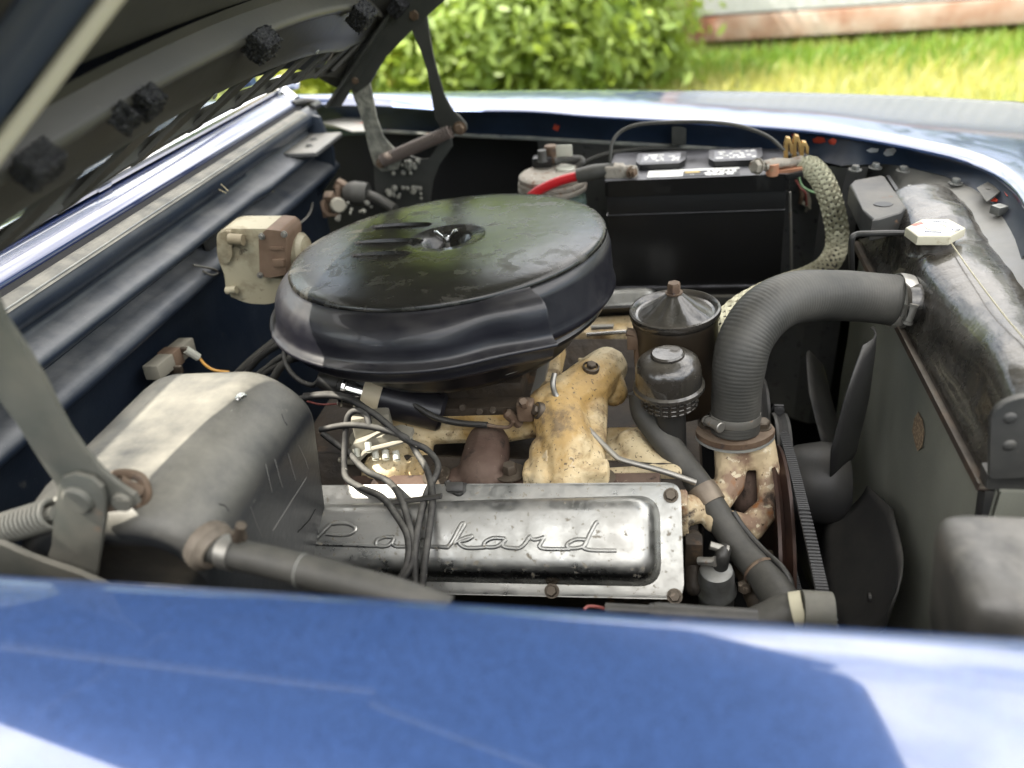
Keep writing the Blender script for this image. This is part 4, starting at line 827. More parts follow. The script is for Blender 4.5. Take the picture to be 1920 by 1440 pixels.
b = B(); b.prism([Q(x, y, .652) for x, y in rp([(1851,890),(1853,760),(1905,738),(1990,730),(2040,880)], [6,46,20,8,8])], (0,-.007,0), .002, 3); obj('end_bracket', b, m_dpan, rd, label='grey end bracket with two round dimples')
for px, py in ((1893,783),(1892,834)):
    b = B(); b.ball(Q(px, py, .646), .0062, 14, (1,.6,1)); obj('rivet', b, m_dpan, rd)
b = B(); b.prism([Q(x, y, .66) for x, y in ((1852,890),(2030,880),(2000,1250),(1800,1250))], (0,.02,0), .003); obj('side_frame', b, m_dpan, rd)
rc = part('radiator_cap', rd, U(1754,436,z=.955), 'cream hexagonal radiator cap with small red and blue print')
hx = [U(x, y, z=.969) for x, y in ((1698,426),(1729,410),(1779,410),(1811,427),(1782,443),(1721,443))]
b = B(); b.prism(hx, (0,0,-.0125), .0022, 3); obj('cap', b, m_capc, rc)
b = B(); b.prism([hx[0].lerp(hx[3], .5).lerp(p, .86)+V((0,0,.0003)) for p in hx], (0,0,-.0008)); obj('sticker', b, m_white, rc)
hc = hx[0].lerp(hx[3], .5); b = B(); b.lathe([(.0115,.0008),(.0125,.0012),(.0135,.0008)], hc, (0,0,1), 24); obj('centre_ring', b, m_capc, rc)
b = B(); b.lathe([(.026,-.004),(.026,-.02),(.03,-.028)], hc-V((0,0,.008)), (0,0,1), 28); obj('neck', b, m_rad, rc)
obj('print', text_b('G', .013, hc+V((.021,-.012,.0012)), (.5,.85,0), (-.85,.5,0)), m_bluet, rc)
for (x, y), mm, rw in (((-.017,.010), m_redt, 3), ((.010,.017), m_bluet, 2), ((-.008,-.018), m_bluet, 2)):
    rr = random.Random(int(x*1e4)); d = V((.8,.6,0)) if mm == m_redt else V((1,-.25,0)); e = V((-d.y, d.x, 0)).normalized(); d = d.normalized(); b = B()
    for k in range(rw):
        u = -.009
        while u < .009: l_ = rr.uniform(.0008,.002); b.box(hc+V((x, y, .0009))+d*(u+l_/2)+e*(k*.0022), (l_,.0010,.0003), rot_axis(d, e, (0,0,1))); u += l_+.0006
    obj('fine_print', b, mm, rc)
b = B(); b.tube([U(1702,438,z=.948),U(1670,437,z=.95),U(1635,438,z=.95),U(1606,440,z=.948),U(1597,452,z=.94),U(1597,500,z=.90),U(1600,580,z=.82)], .0042, 10); tag(obj('overflow_tube', b, m_rubd), 'thin black overflow tube from the radiator cap bending down', 'tube')
# ---- battery
bt_ = thing('battery', 'black car battery with vent caps and white and black label', 'battery', (.055,1.4,.73))
F = [U(1133,349,y=1.33), U(1482,334,y=1.33)]; zt = .9565; bl, br = V((F[0].x,1.33,zt)), V((F[1].x,1.33,zt+.002)); bx = (br-bl).normalized(); byy = V((.06,1,0)).normalized()
Lb = (br-bl).length; 
def BT(u, v, h=0): return bl+bx*(u*Lb)+byy*(v*.162)+V((0,0,h))
b = B(); b.prism([BT(*q) for q in rp([(0,0),(1,0),(1,1),(0,1)], .03)], (0,0,-.028), .003, 3); obj('top_cover', b, m_batt, bt_)
b = B(); b.prism([BT(u, v, -.026) for u, v in ((.012,.02),(.985,.02),(.985,.98),(.012,.98))], (.004,0,-.19), .003, 2); b.prism([BT(u, v, -.195) for u, v in ((.0,-.02),(1.0,-.02),(1.0,1),(.0,1))], (.003,0,-.02), .003, 2); b.prism([BT(u, v, -.060) for u, v in ((.006,.005),(.99,.005),(.99,.99),(.006,.99))], (0,0,-.0025), .001); obj('case', b, m_batt, bt_)
b = B(); b.box(BT(.5,-.02,-.225), (.34,.02,.03), None, .002); obj('tray', b, m_hinge, bt_)
for u0, u1 in ((.155,.435),(.565,.86)):
    b = B(); b.prism([BT(u, v) for u, v in rp([(u0,.42),(u0+.03,.30),(u1-.03,.30),(u1,.42),(u1,.72),(u0,.72)], .008)], (0,0,.011), .0015); obj('vent_cap', b, m_batt, bt_)
    b = B(); b.prism([BT(u, v, .0112) for u, v in ((u0+.03,.35),(u1-.03,.35),(u1-.03,.66),(u0+.03,.66))], (0,0,.0004)); obj('vent_label', b, mat('grey_vent_label', (.20,.20,.21), .5), bt_)
    rr = random.Random(int(u0*100)); b = B()
    for k in range(26): 
        u = rr.uniform(u0+.04, u1-.05); v = rr.choice((.38,.45,.52,.59)); b.prism([BT(u, v, .0116), BT(u+rr.uniform(.01,.03), v, .0116), BT(u+.02, v+.04, .0116), BT(u, v+.04, .0116)], (0,0,.0003))
    obj('vent_print', b, m_white, bt_)
b = B(); b.prism([BT(u, v, .0004) for u, v in ((.235,.04),(.735,.04),(.735,.27),(.235,.27))], (0,0,.0005)); obj('label', b, m_lblk, bt_)
b = B(); b.prism([BT(u, v, .0010) for u, v in ((.235,.04),(.43,.04),(.43,.21),(.735,.21),(.735,.27),(.235,.27))], (0,0,.0003)); obj('label_white', b, m_white, bt_)
b = B(); b.prism([BT(u, v, .0014) for u, v in ((.262,.07),(.305,.07),(.305,.19),(.262,.19))], (0,0,.0003)); obj('label_code_box', b, mat('pale_grey_print', (.45,.45,.42), .6), bt_)
b = B(); b.prism([BT(u, v, .0012) for u, v in ((.440,.14),(.52,.14),(.52,.185),(.440,.185))], (0,0,.0003)); obj('label_yellow', b, m_yel, bt_)
obj('label_print', text_b('START', .0170, BT(.635,.165,.0012), -bx, -byy, bold=.0009), m_white, bt_); obj('label_print', text_b('SUPER', .0170, BT(.625,.082,.0012), -bx, -byy, bold=.0009), m_white, bt_); obj('label_print', text_b('65', .007, BT(.480,.09,.0012), -bx, -byy), m_white, bt_)
def lump(c, n, spread, r, seed, sz=(1,1,1)):
    b = B(); rr = random.Random(seed)
    for k in range(n): b.ball(V(c)+V((rr.uniform(-1,1)*spread[0], rr.uniform(-1,1)*spread[1], rr.uniform(-1,1)*spread[2])), rr.uniform(.6,1.1)*r, 8, sz)
    return b
tm = thing('battery_terminal_clamp', 'corroded lead clamp with rusty bolt on left battery post', 'terminal clamp', BT(.12,.25), 'battery clamps')
b = B(); c = U(1168,322,y=1.36); b.lathe([(0,.022),(.011,.022),(.014,.018),(.014,-.006),(.016,-.012)], c, (0,0,1), 16); b.box(c+V((-.014,-.004,.003)), (.034,.026,.022), None, .004); b.tube([c+V((.0,-.004,.0)), c+V((.022,-.012,.002))], .012, 10); cast('clamp', b, m_lead, tm, .0016, 3)
b = B(); b.bolt(U(1184,323,y=1.345), (.5,-.8,.1), .008, .006, .0105); b.lathe([(.004,0),(.004,.013),(0,.0135)], U(1184,323,y=1.345), (.5,-.8,.1), 10); obj('bolt', b, m_rust, tm)
tm = thing('battery_terminal_clamp', 'dirty ground clamp and copper lug on right battery post', 'terminal clamp', BT(.86,.25), 'battery clamps')
b = B(); b.tube([U(1432,312,y=1.335),U(1455,306,y=1.345),U(1480,305,y=1.35),U(1505,300,y=1.35)], [.011,.011,.009,.010], 10, flat=((0,0,1), .8)); cast('clamp', b, m_lead, tm, .0018, 2)
b = B(); b.bolt(U(1421,312,y=1.33), (-.7,-.65,.2), .011, .010, .013); obj('bolt', b, m_lead, tm)
b = B(); b.lathe([(0,.012),(.0095,.012),(.010,0),(.0105,-.006)], U(1448,321,y=1.335), (0,0,1), 18); b.prism([U(x, y, y=1.335) for x, y in ((1438,328),(1440,322),(1478,318),(1504,313),(1506,319),(1480,328),(1450,331))], (0,.016,0), .002); obj('copper_lug', b, m_copper, tm)
b = B(); b.prism([U(x, y, y=1.328) for x, y in ((1473,328),(1505,321),(1507,331),(1476,338))], (0,.015,0), .0015); obj('fuse_block', b, m_lblk, tm)
b = B()
for x0, yb, h in ((1478,292,34),(1494,290,36),(1508,292,26)):
    b.prism([U(x, y, y=1.36) for x, y in ((x0-8,yb+h*.2),(x0-7,yb-h*.7),(x0-3,yb-h),(x0+4,yb-h*.95),(x0+9,yb-h*.6),(x0+8,yb-h*.1),(x0+4,yb-h*.1),(x0+3,yb-h*.7),(x0-1,yb-h*.72),(x0-0,yb+h*.2))], (0,.012,0), .0008)
obj('spring_clip', b, m_brass, tm)
def tubething(name, label, cat, pts, r, m, group=None, n=12, **k):
    b = B(); b.tube(pts, r, n, **k); return tag(obj(name, b, m, None, 60), label, cat, group)
rc_ = thing('battery_cable', 'bright red battery cable with black sleeve at the left post', 'cable', U(1085,326,y=1.36))
b = B(); b.tube([U(x, y, y=1.36-.001*i) for i, (x, y) in enumerate(((985,378),(1003,362),(1030,347),(1060,336),(1090,329)))], [.0082]*5, 14); obj('cable', b, m_red, rc_)
b = B(); b.tube([U(1083,330,y=1.358),U(1115,323,y=1.356),U(1152,318,y=1.355)], [.0125,.0135,.0115], 16); obj('sleeve', b, m_rub, rc_)
tubething('thin_cable', 'thin grey cable arching over the battery from post to post', 'cable', [U(*q, y=yy) for q, yy in (((1144,335),1.36),((1144,300),1.36),((1148,268),1.37),((1165,246),1.38),((1200,233),1.38),((1260,229),1.38),((1330,229),1.37),((1390,237),1.37),((1440,256),1.365),((1470,282),1.36))], .0030, m_rub)
tubething('thin_cable', 'grey cable lying behind the battery along the far panel', 'cable', [U(*q, y=1.52) for q in ((1085,313),(1110,298),(1150,286),(1210,279),(1280,279),(1350,285),(1430,292))], .0045, m_rub)
tubething('support_rod', 'thin upright rod standing right of the battery', 'rod', [U(1481,360,y=1.34), U(1483,440,y=1.34), U(1484,545,y=1.34)], .0022, m_steel)
# braided ground strap
gs = thing('ground_strap', 'wide braided metal ground strap curving down from the right battery post', 'strap', U(1505,305,y=1.35))
gp = [U(*q) if len(q) == 2 else U(q[0], q[1], y=q[2]) for q in ((1500,303,1.345),(1518,312,1.34),(1538,332,1.335),(1553,362,1.33),(1564,400,1.325),(1570,440,1.32),(1566,472,1.30),(1548,500,1.26),(1515,520,1.20),(1470,536,1.14),(1425,556,1.08),(1385,580,1.03),(1358,610,.99),(1345,650,.97))]
tb = B(); tb.tube(gp, .008, 4, sub=16); P_, T_ = tb.path, tb.tg; tb.bm.free()
nS, vw = 8, CP
for dr in (1, -1):
    for s_i in range(nS):
        b = B(); prev = None
        for i, (p, t_) in enumerate(zip(P_, T_)):
            fade = min(1, .45+i/30); e = t_.cross((p-CP).normalized()).normalized(); f_ = e.cross(t_).normalized()
            for hstep in (0,):
                a = dr*i*.15+2*math.pi*s_i/nS; c_, s2 = math.cos(a), math.sin(a); wv = math.sin(a*nS*1.0+(0 if dr > 0 else math.pi))*.0006*1
                q = p+e*c_*.0158*fade+f_*s2*(.0048*fade+.001)+ (f_*s2).normalized()*wv if abs(s2) > .01 else p+e*c_*.0158*fade
                d_ = (t_*1.0+e*(-s2*dr*.75)).normalized(); w_ = d_.cross(f_).normalized()*.0027
                up2 = f_*(.0004 if s2 > 0 else -.0006)
                cur = [b.bm.verts.new(q-w_), b.bm.verts.new(q+up2), b.bm.verts.new(q+w_)]
                if prev:
                    b.face([prev[0], prev[1], cur[1], cur[0]]); b.face([prev[1], prev[2], cur[2], cur[1]])
                prev = cur
        obj('strand', b, m_braid, gs, 80)
b = B(); b.tube(gp, .014, 12, sub=8, flat=(gp[0]-CP, .22)); obj('core', b, m_rubd, gs)
# washer jar
wj = thing('washer_jar', 'greenish glass washer jar with dusty ringed metal lid', 'jar', U(1034,330,z=.90))
wc = U(1034,322,z=.945); wc.z = .945
b = B(); b.lathe([(0,.0),(.050,.0),(.056,-.002),(.060,-.005),(.0605,-.010),(.059,-.013),(.062,-.016),(.0625,-.021),(.0605,-.024),(.063,-.027),(.0625,-.033),(.058,-.036)], wc, (0,0,1), 48); obj('lid', b, m_lead, wj)
b = B(); b.lathe([(.057,-.036),(.060,-.045),(.062,-.06),(.062,-.17),(.055,-.18),(0,-.18)], wc, (0,0,1), 40); obj('glass', b, m_glass, wj)
b = B(); b.lathe([(0,-.075),(.055,-.075),(.055,-.17),(0,-.17)], wc, (0,0,1), 24); obj('fluid', b, m_fluid, wj)
b = B(); b.box(U(1018,302,z=.955), (.036,.026,.018), None, .003); obj('pump_block', b, m_lblk, wj)
b = B(); b.lathe([(0,.016),(.008,.016),(.009,0),(.011,-.004)], U(1017,298,z=.962), (0,0,1), 12); obj('knob', b, m_rub, wj)
b = B(); b.lathe([(0,.018),(.011,.018),(.013,.014),(.013,.0),(.017,-.002),(.017,-.012)], U(1033,291,z=.962), (0,0,1), 16); obj('filler_knob', b, m_rust, wj)
b = B(); b.box(U(1058,283,z=.975), (.030,.004,.022), None, .003); obj('tag', b, m_whitec, wj)
b = B(); b.tube([U(1040,303,z=.958),U(1065,298,z=.960),U(1088,298,z=.958),U(1092,305,z=.953),U(1082,312,z=.947)], .006, 10); obj('elbow_hose', b, m_rub, wj)
b = B(); b.lathe([(0,.003),(.016,.003),(.018,0)], U(1060,316,z=.946), (0,0,1), 20); obj('plug', b, m_whitec, wj)

for px, py, ch, sz in ((1023,856,'4',.019),(1072,867,'2',.017)):
    p, n = hit(px, py); u = (EX-n*EX.dot(n)).normalized(); obj('casting_number', text_b(ch, sz, p+n*.0004, u, n.cross(u), .0009, .0002), m_crust, en)
# ---- heater box
hb = thing('heater_box', 'dusty black heater box with a sunlit stripe and a hose outlet', 'heater box', (-.5,.56,.7))
prof = rp([(-.60,.68),(-.585,.925),(-.548,.962),(-.420,.968),(-.376,.925),(-.405,.68)], [0,.03,.022,.034,.026,0], 8)
b = B(); hc_ = V((-.42, 0, .78)); rings = []
for y, k, dz in ((.470,.72,.0),(.456,.80,.0),(.458,.88,0),(.468,.95,0),(.485,.985,0),(.505,1,0),(.60,1,0),(.666,1,0),(.683,.994,0),(.692,.978,0),(.697,.95,0),(.698,.90,0)):
    rings.append([(hc_.x+(x-hc_.x)*k*(1 if x > hc_.x else .985), y-.02*max(0, (.97-z))*(k < .99 and y < .6), hc_.z+(z-hc_.z)*k if z > .7 else z) for x, z in prof])
b.grid(rings, True); b.poly(rings[0]); b.poly(rings[-1]); bmesh.ops.remove_doubles(b.bm, verts=b.bm.verts, dist=1e-6); obj('case', b, m_hbox, hb, 60)
oo = Q(398,1028,.452); oa = V((.86,-.42,-.22)).normalized()
b = B(); b.lathe([(.0135,.010),(.016,.010),(.0185,.006),(.0215,.004),(.0225,0),(.021,-.006)], oo-oa*.004, oa, 36); obj('outlet_grommet', b, mat('worn_brown_grommet', (.10,.08,.06), .7, var=((.2,.17,.13),30)), hb)
b = B(); b.lathe([(0,.0025),(.0048,.0025),(.0052,.0005),(.0065,0)], U(452,744,z=.966), (0,0,1), 6); obj('nut', b, m_chrc, hb)
m_scr = mat('pale_scratch', (.16,.155,.14), .7)
for k, (pts, w_, mm) in enumerate((([(591,955),(580,975),(566,990),(556,1000)], .0009, m_lblk),([(528,776),(533,790),(540,800)], .0006, m_lblk),([(410,945),(422,948),(432,962)], .0006, m_lblk),
    ([(575,895),(540,950),(502,1010)], .0005, m_scr),([(498,870),(505,900),(512,930)], .0004, m_scr),([(515,860),(524,895),(532,920)], .0004, m_scr),([(540,850),(550,885),(556,905)], .0004, m_scr),([(470,950),(482,985),(496,1015)], .0004, m_scr),([(560,835),(572,860),(580,885)], .0004, m_scr))):
    b = B(); P = []
    for a, c in zip(pts, pts[1:]):
        for i in range(4): h, n = hit(a[0]+(c[0]-a[0])*i/4, a[1]+(c[1]-a[1])*i/4); P.append(h)
    b.tube(P, w_, 5, smooth=False); obj('crack' if mm is m_lblk else 'scratch', b, mm, hb)
hh = thing('heater_hose', 'short heater hose leaving the heater box toward the near fender', 'hose', oo, 'heater hoses')
hq = [oo-oa*.002, Q(430,1036,.448), Q(500,1052,.442), Q(580,1072,.436), Q(660,1094,.43), Q(740,1116,.425), Q(840,1150,.42)]
b = B(); b.tube(hq, [.0125,.013,.0132,.0135,.0138,.014,.014], 24, sub=8); obj('hose', b, m_rub, hh)
b = B(); b.lathe([(.0134,-.0006),(.0140,0),(.0134,.0006)], Q(566,1069,.4365), (hq[3]-hq[2]).normalized(), 30); obj('chalk_ring', b, m_lip, hh)
b = B(); ca2 = (hq[2]-hq[0]).normalized(); b.lathe([(.0138,-.006),(.0146,-.006),(.0146,.006),(.0138,.006)], Q(431,1036,.448), ca2, 30); obj('clamp_band', b, m_steel, hh)
b = B(); b.tube([Q(445,1012,.442), Q(452,985,.442)], .0045, 8); b.box(Q(448,1005,.444), (.012,.006,.008), None, .001); obj('clamp_screw', b, m_boltm, hh)
b = B(); b.prism([U(x, y, z=.868) for x, y in ((150,985),(200,975),(250,985),(350,1110),(150,1130))], (0,0,-.01), .001); tag(obj('dirt_crust_ledge', b, m_sand), 'sandy dirt crusted ledge below the heater box', 'ledge')
# ---- heater hose by the pump
h2 = thing('heater_hose', 'long grey heater hose crossing down past the thermostat housing', 'hose', Q(1250,830,.86), 'heater hoses')
hq = [Q(1200,735,.885),Q(1208,775,.875),Q(1235,812,.855),Q(1272,860,.83),Q(1310,910,.80),Q(1345,965,.77),Q(1385,1025,.735),Q(1420,1065,.71),Q(1450,1105,.68),Q(1478,1150,.65),Q(1490,1190,.63)]
b = B(); b.tube(hq, [.0150,.0165,.0170,.0172,.0172,.0172,.0172,.0180,.0205,.0215,.022], 26, sub=8); h2p, h2t = b.path, b.tg; obj('hose', b, m_rub, h2)
k = min(range(len(h2p)), key=lambda j: (h2p[j]-Q(1328,925,.79)).length)
b = B(); b.lathe([(.0176,-.012),(.0192,-.012),(.0196,0),(.0192,.012),(.0176,.012)], h2p[k], h2t[k], 32); b.box(Q(1316,945,.79), (.006,.012,.03), None, .001); obj('support_clip', b, mat('tan_metal_clip', (.16,.13,.10), .5, .5, var=((.24,.2,.15),30)), h2)
tubething('thin_line', 'thin dark line strapped along the long heater hose', 'line', [Q(*q) for q in ((1375,960,.765),(1395,990,.75),(1430,1030,.725),(1465,1062,.70),(1482,1090,.685),(1488,1125,.67),(1500,1160,.65))], .0035, m_rubd)
b = B(); b.lathe([(.0195,-.002),(.0208,0),(.0195,.002)], h2p[min(len(h2p)-1, k+22)], h2t[min(len(h2p)-1, k+22)], 24); obj('wire_tie', b, m_rust, h2)
t = thing('hose_joint', 'taped hose joint and grey sleeve at the fender edge near the belt', 'hose joint', Q(1500,1150,.60))
b = B(); b.tube([Q(1380,1190,.60),Q(1430,1170,.605),Q(1475,1150,.61),Q(1500,1145,.61)], [.019,.020,.020,.018], 20); obj('branch_hose', b, m_rub, t)
b = B(); b.tube([Q(1485,1145,.605),Q(1508,1142,.605)], .0185, 20); obj('tape', b, m_seam, t)
b = B(); b.tube([Q(1504,1146,.60),Q(1560,1150,.60)], .021, 24); obj('sleeve', b, m_grey, t)
tubething('steel_pipe', 'dark pipe lying along the fender edge below the valve cover', 'pipe', [Q(1135,1143,.56),Q(1230,1148,.56),Q(1235,1150,.56),Q(1420,1162,.56)], [.0065,.0065,.0105,.0105], m_rubd)
tubething('faded_wire', 'faded pink wire end poking out by the near fender', 'wire', [Q(1095,1143,.56),Q(1103,1137,.565),Q(1120,1138,.565),Q(1135,1142,.56)], .0016, m_pinkw)
# ---- fuel line, fuel filter
tubething('fuel_line', 'bare metal line bending from manifold to hose clip', 'fuel line', [Q(*q) for q in ((1040,700,.86),(1037,722,.85),(1045,745,.845),(1075,775,.835),(1110,812,.82),(1150,852,.80),(1165,862,.795),(1200,872,.79),(1250,886,.785),(1305,905,.78))], .0037, m_steel, sub=8)
ff = thing('fuel_filter', 'small silver cup shaped fuel filter with a clamped black hose', 'filter', Q(1345,1110,.70))
o = Q(1343,1075,.70)
b = B(); b.lathe([(0,.010),(.012,.010),(.0185,.006),(.0205,-.001),(.0210,-.022),(.0235,-.026),(.0238,-.030),(.021,-.033),(.020,-.07),(0,-.07)], o, V((-.05,-.1,1)), 32); obj('cup', b, m_zinc, ff)
b = B(); b.tube([o+V((.004,0,.004)), o+V((.006,.004,.025)), Q(1357,1030,.715)], .0085, 14); obj('hose_stub', b, m_rubd, ff)
for q, d in (((1344,1026,.71), (1,-.1,-.25)), ((1322,1052,.70), (.9,-.3,.3))):
    b = B(); p = Q(*q); d = V(d).normalized(); b.tube([p-d*.008, p+d*.010], .0048, 10); b.lathe([(.006,0),(.006,.003),(0,.003)], p+d*.010, d, 8); obj('clamp_screw', b, m_steel, ff)
b = B(); cap_(b, Q(1300,1010,.74), Q(1300,1100,.70), .012, .012); cap_(b, Q(1400,1060,.74), Q(1425,1130,.70), .018, .016); b.box(Q(1430,1110,.74), (.02,.03,.12), None, .004); cast('front_bracketry', b, m_grime, en, .004, 3)
b = B(); b.box(Q(1437,1130,.74), (.012,.02,.10), None, .002); obj('rusty_strut', b, mat('orange_rust', (.28,.10,.03), .85, var=((.15,.06,.03),30)), en)
b = B(); b.box(Q(1300,1040,.72), (.02,.02,.05), None, .003); obj('pump_flange', b, m_grime, en)
b = B(); b.bolt(Q(1395,1098,.70),(0,-1,.3),.008,.008); obj('bolt', b, m_boltm, en)
# ---- carb vacuum line
vl = thing('vacuum_line', 'black sleeved line ending in a thin brown pipe at the carburetor', 'vacuum line', Q(830,780,.83))
b = B(); b.tube([Q(745,735,.86),Q(775,758,.85),Q(815,782,.84),Q(860,793,.835),Q(914,797,.83)], .0042, 10); obj('sleeve', b, m_rubd, vl)
b = B(); b.tube([Q(910,797,.83),Q(940,801,.83),Q(955,800,.83),Q(962,790,.83)], .0024, 8); obj('pipe', b, m_rust, vl)
tubething('throttle_rod', 'thin linkage rod by the far valve cover', 'rod', [Q(1100,628,1.15),Q(1175,622,1.15)], .0032, m_chrc)
t = thing('return_spring', 'small brass coloured throttle return spring', 'spring', Q(1130,613,1.15)); obj('coil', coil(Q(1108,614,1.15), Q(1150,612,1.15), .004, .0009, 16), m_steel, t)
# ---- ignition coil
ic = thing('ignition_coil', 'chrome and black ignition coil in a cream bracket with a rubber boot', 'ignition coil', Q(720,745,.86))
c0, c1 = Q(642,724,.86), Q(822,772,.87); ax = (c1-c0).normalized()
b = B(); b.lathe([(0,0),(.022,0),(.0275,.002),(.0290,.006),(.0275,.008),(.0272,.012),(.0272,.05)], c0, ax, 40); obj('cap_end', b, m_chrc, ic)
b = B(); b.lathe([(.0268,.049),(.0264,.135),(.022,.14),(0,.14)], c0, ax, 40); obj('body', b, m_black, ic)
b = B(); b.lathe([(.0277,.030),(.0286,.030),(.0286,.054),(.0277,.054)], c0, ax, 40); b.box(c0+ax*.036+V((.008,.0,-.045)), (.030,.006,.06), Matrix.Rotation(R(-10),3,'Y'), .002); obj('bracket', b, m_creamc, ic)
b = B(); b.tube([c0+ax*.002, c0-ax*.012, c0-ax*.034], [.016,.014,.0095], 16); b.lathe([(.0135,-.002),(.0155,0),(.0135,.002)], c0-ax*.006, ax, 20); obj('boot', b, m_rubd, ic)
tubething('ignition_lead', 'black lead looping from the coil boot up behind the air cleaner', 'ignition wire', [c0-ax*.03, Q(585,722,.86), Q(560,712,.87), Q(540,690,.885), Q(533,665,.90), Q(538,640,.92)], .0036, m_wire, 'ignition wires')
# ---- plug wires
def wy(py):
    t = [(700,.86),(740,.83),(800,.80),(850,.79),(900,.745),(930,.705),(1000,.655),(1060,.625),(1140,.60)]
    for (a, c), (d, e) in zip(t, t[1:]):
        if py <= d: return c+(e-c)*(max(py, a)-a)/(d-a)
    return .60
wires = [('plug wire arching highest over the bracket', [(560,748),(600,742),(645,746),(700,775),(745,812),(768,828)], [(800,843),(820,868),(818,890),(800,925),(787,975),(778,1040),(782,1130)]),
 ('plug wire sweeping right below the highest one', [(600,806),(650,797),(700,801),(740,812),(765,824)], [(782,850),(802,885),(811,930),(806,985),(797,1050),(789,1130)]),
 ('plug wire running under the bracket to the loom', [(604,812),(630,832),(655,850),(667,864)], [(690,885),(728,903),(752,935),(768,985),(777,1030),(766,1070),(735,1110),(705,1135)]),
 ('plug wire with a tight upper loop on the left', [(693,800),(686,777),(668,770),(652,783),(647,830),(645,870)], [(650,897),(678,915),(716,932),(742,965),(764,1005),(764,1055),(742,1098),(712,1128)])]
for lab, a, c in wires:
    t = thing('plug_wire', 'black '+lab, 'ignition wire', Q(*a[0], wy(a[0][1])), 'ignition wires')
    b = B(); b.tube([Q(x, y, wy(y)-(.012 if y < 900 else 0)) for x, y in a+c], .0042, 12, sub=8); obj('wire', b, m_wire, t)
t = thing('wire_loom', 'small black comb holding the plug wires above the valve cover', 'wire loom', Q(775,938,.70))
b = B(); b.tube([Q(722,944,.697),Q(770,938,.697),Q(828,930,.697)], .0042, 8, flat=((0,0,1),.6)); obj('comb', b, m_rubd, t)
t = thing('distributor', 'distributor housing with grey bracket and short plug towers', 'distributor', Q(710,850,.81))
b = B(); b.prism([Q(x, y, .80) for x, y in ((640,866),(662,832),(700,822),(745,812),(768,818),(770,826),(735,834),(700,846),(672,860),(650,872))], (0,.02,0), .0015); b.tube([Q(636,862,.79),Q(665,866,.785),(Q(690,845,.785)),Q(730,834,.785),Q(772,822,.785)], .0035, 8); obj('bracket', b, m_ceram, t)
for px, py in ((703,853),(722,852),(742,854),(668,850),(690,838)):
    b = B(); b.tube([Q(px, py-8, .79), Q(px+2, py+8, .782)], .0045, 10); b.lathe([(.0025,0),(.0048,0)], Q(px+2, py+9, .7815), (0,-.4,-1), 10); obj('plug_tower', b, m_whitec, t)
b = B(); b.box(Q(700,800,.83), (.05,.03,.05), Matrix.Rotation(.3,3,'Z'), .004); b.lathe([(0,.0),(.034,-.002),(.036,-.01),(.036,-.05),(.02,-.06)], Q(700,812,.86), EU, 24); b.lathe([(.006,0),(.010,0),(.010,.006)], Q(705,792,.80), (0,-1,.2), 12); obj('housing', b, m_ceram, t)
tubething('faded_wire', 'thin red wire with a white terminal left of the coil bracket', 'wire', [Q(575,752,.85),Q(600,758,.85),Q(633,757,.85)], .0014, m_pinkw)
b = B(); b.ball(Q(637,756,.85), .004, 10); tag(obj('wire_terminal', b, m_whitec), 'tiny white terminal at the end of the red wire', 'terminal')
tubething('grey_wire', 'grey wire passing behind the upper plug wire at the heater box', 'wire', [Q(570,742,.82),Q(620,738,.82),Q(660,748,.82),Q(690,768,.82)], .0036, m_wire, 'ignition wires')
# loose wires behind the box
rr = random.Random(12)
lw = [[(430,720),(470,680),(520,640),(560,615)],[(450,715),(490,668),(540,640),(590,632)],[(470,712),(500,690),(530,668),(570,660),(620,668)],[(480,718),(505,695),(545,676),(600,672),(650,690)],[(510,716),(525,690),(550,668),(575,655)]]
for i, q in enumerate(lw):
    tubething('harness_wire', 'black harness wire number unseen'.replace(' number unseen', (' nearest the firewall', ' lying second from the firewall', ' in the middle of the bundle', ' curving lowest under the scoop', ' half buried in the bundle')[i]), 'harness wire', [Q(x, y, .98-.01*i) for x, y in q], (.008,.005,.0045,.004,.006)[i], m_rubd if i % 2 else m_rub, 'wires behind the heater box')
# ---- ballast resistor on the firewall
br_ = thing('ballast_resistor', 'grey ceramic ballast resistor strapped to the firewall', 'resistor', U(320,665,x=-.70))
p, q = U(284,700,x=-.705), U(352,645,x=-.705); d = (q-p).normalized(); e = V((1,0,0)); f_ = d.cross(e)
b = B(); b.box(p.lerp(q, .5), ((q-p).length,.024,.022), rot_axis(d, e, d.cross(e)), .002); obj('body', b, m_ceram, br_)
b = B(); b.box(p.lerp(q, .52), (.022,.027,.025), rot_axis(d, e, d.cross(e)), .002); obj('strap', b, m_tan, br_)
b = B(); b.box(U(330,693,x=-.692), (.02,.006,.012), None, .001); b.box(U(345,657,x=-.688), (.012,.006,.010), None, .001); obj('terminal', b, m_boltm, br_)
b = B(); b.tube([U(348,655,x=-.685), U(372,670,x=-.675)], .006, 10); obj('connector', b, m_whitec, br_)
tubething('orange_wire', 'orange wire from the resistor connector to behind the heater box', 'wire', [U(372,669,x=-.675),U(385,684,x=-.665),U(402,694,x=-.65),U(430,698,x=-.63)], .0022, m_ora)
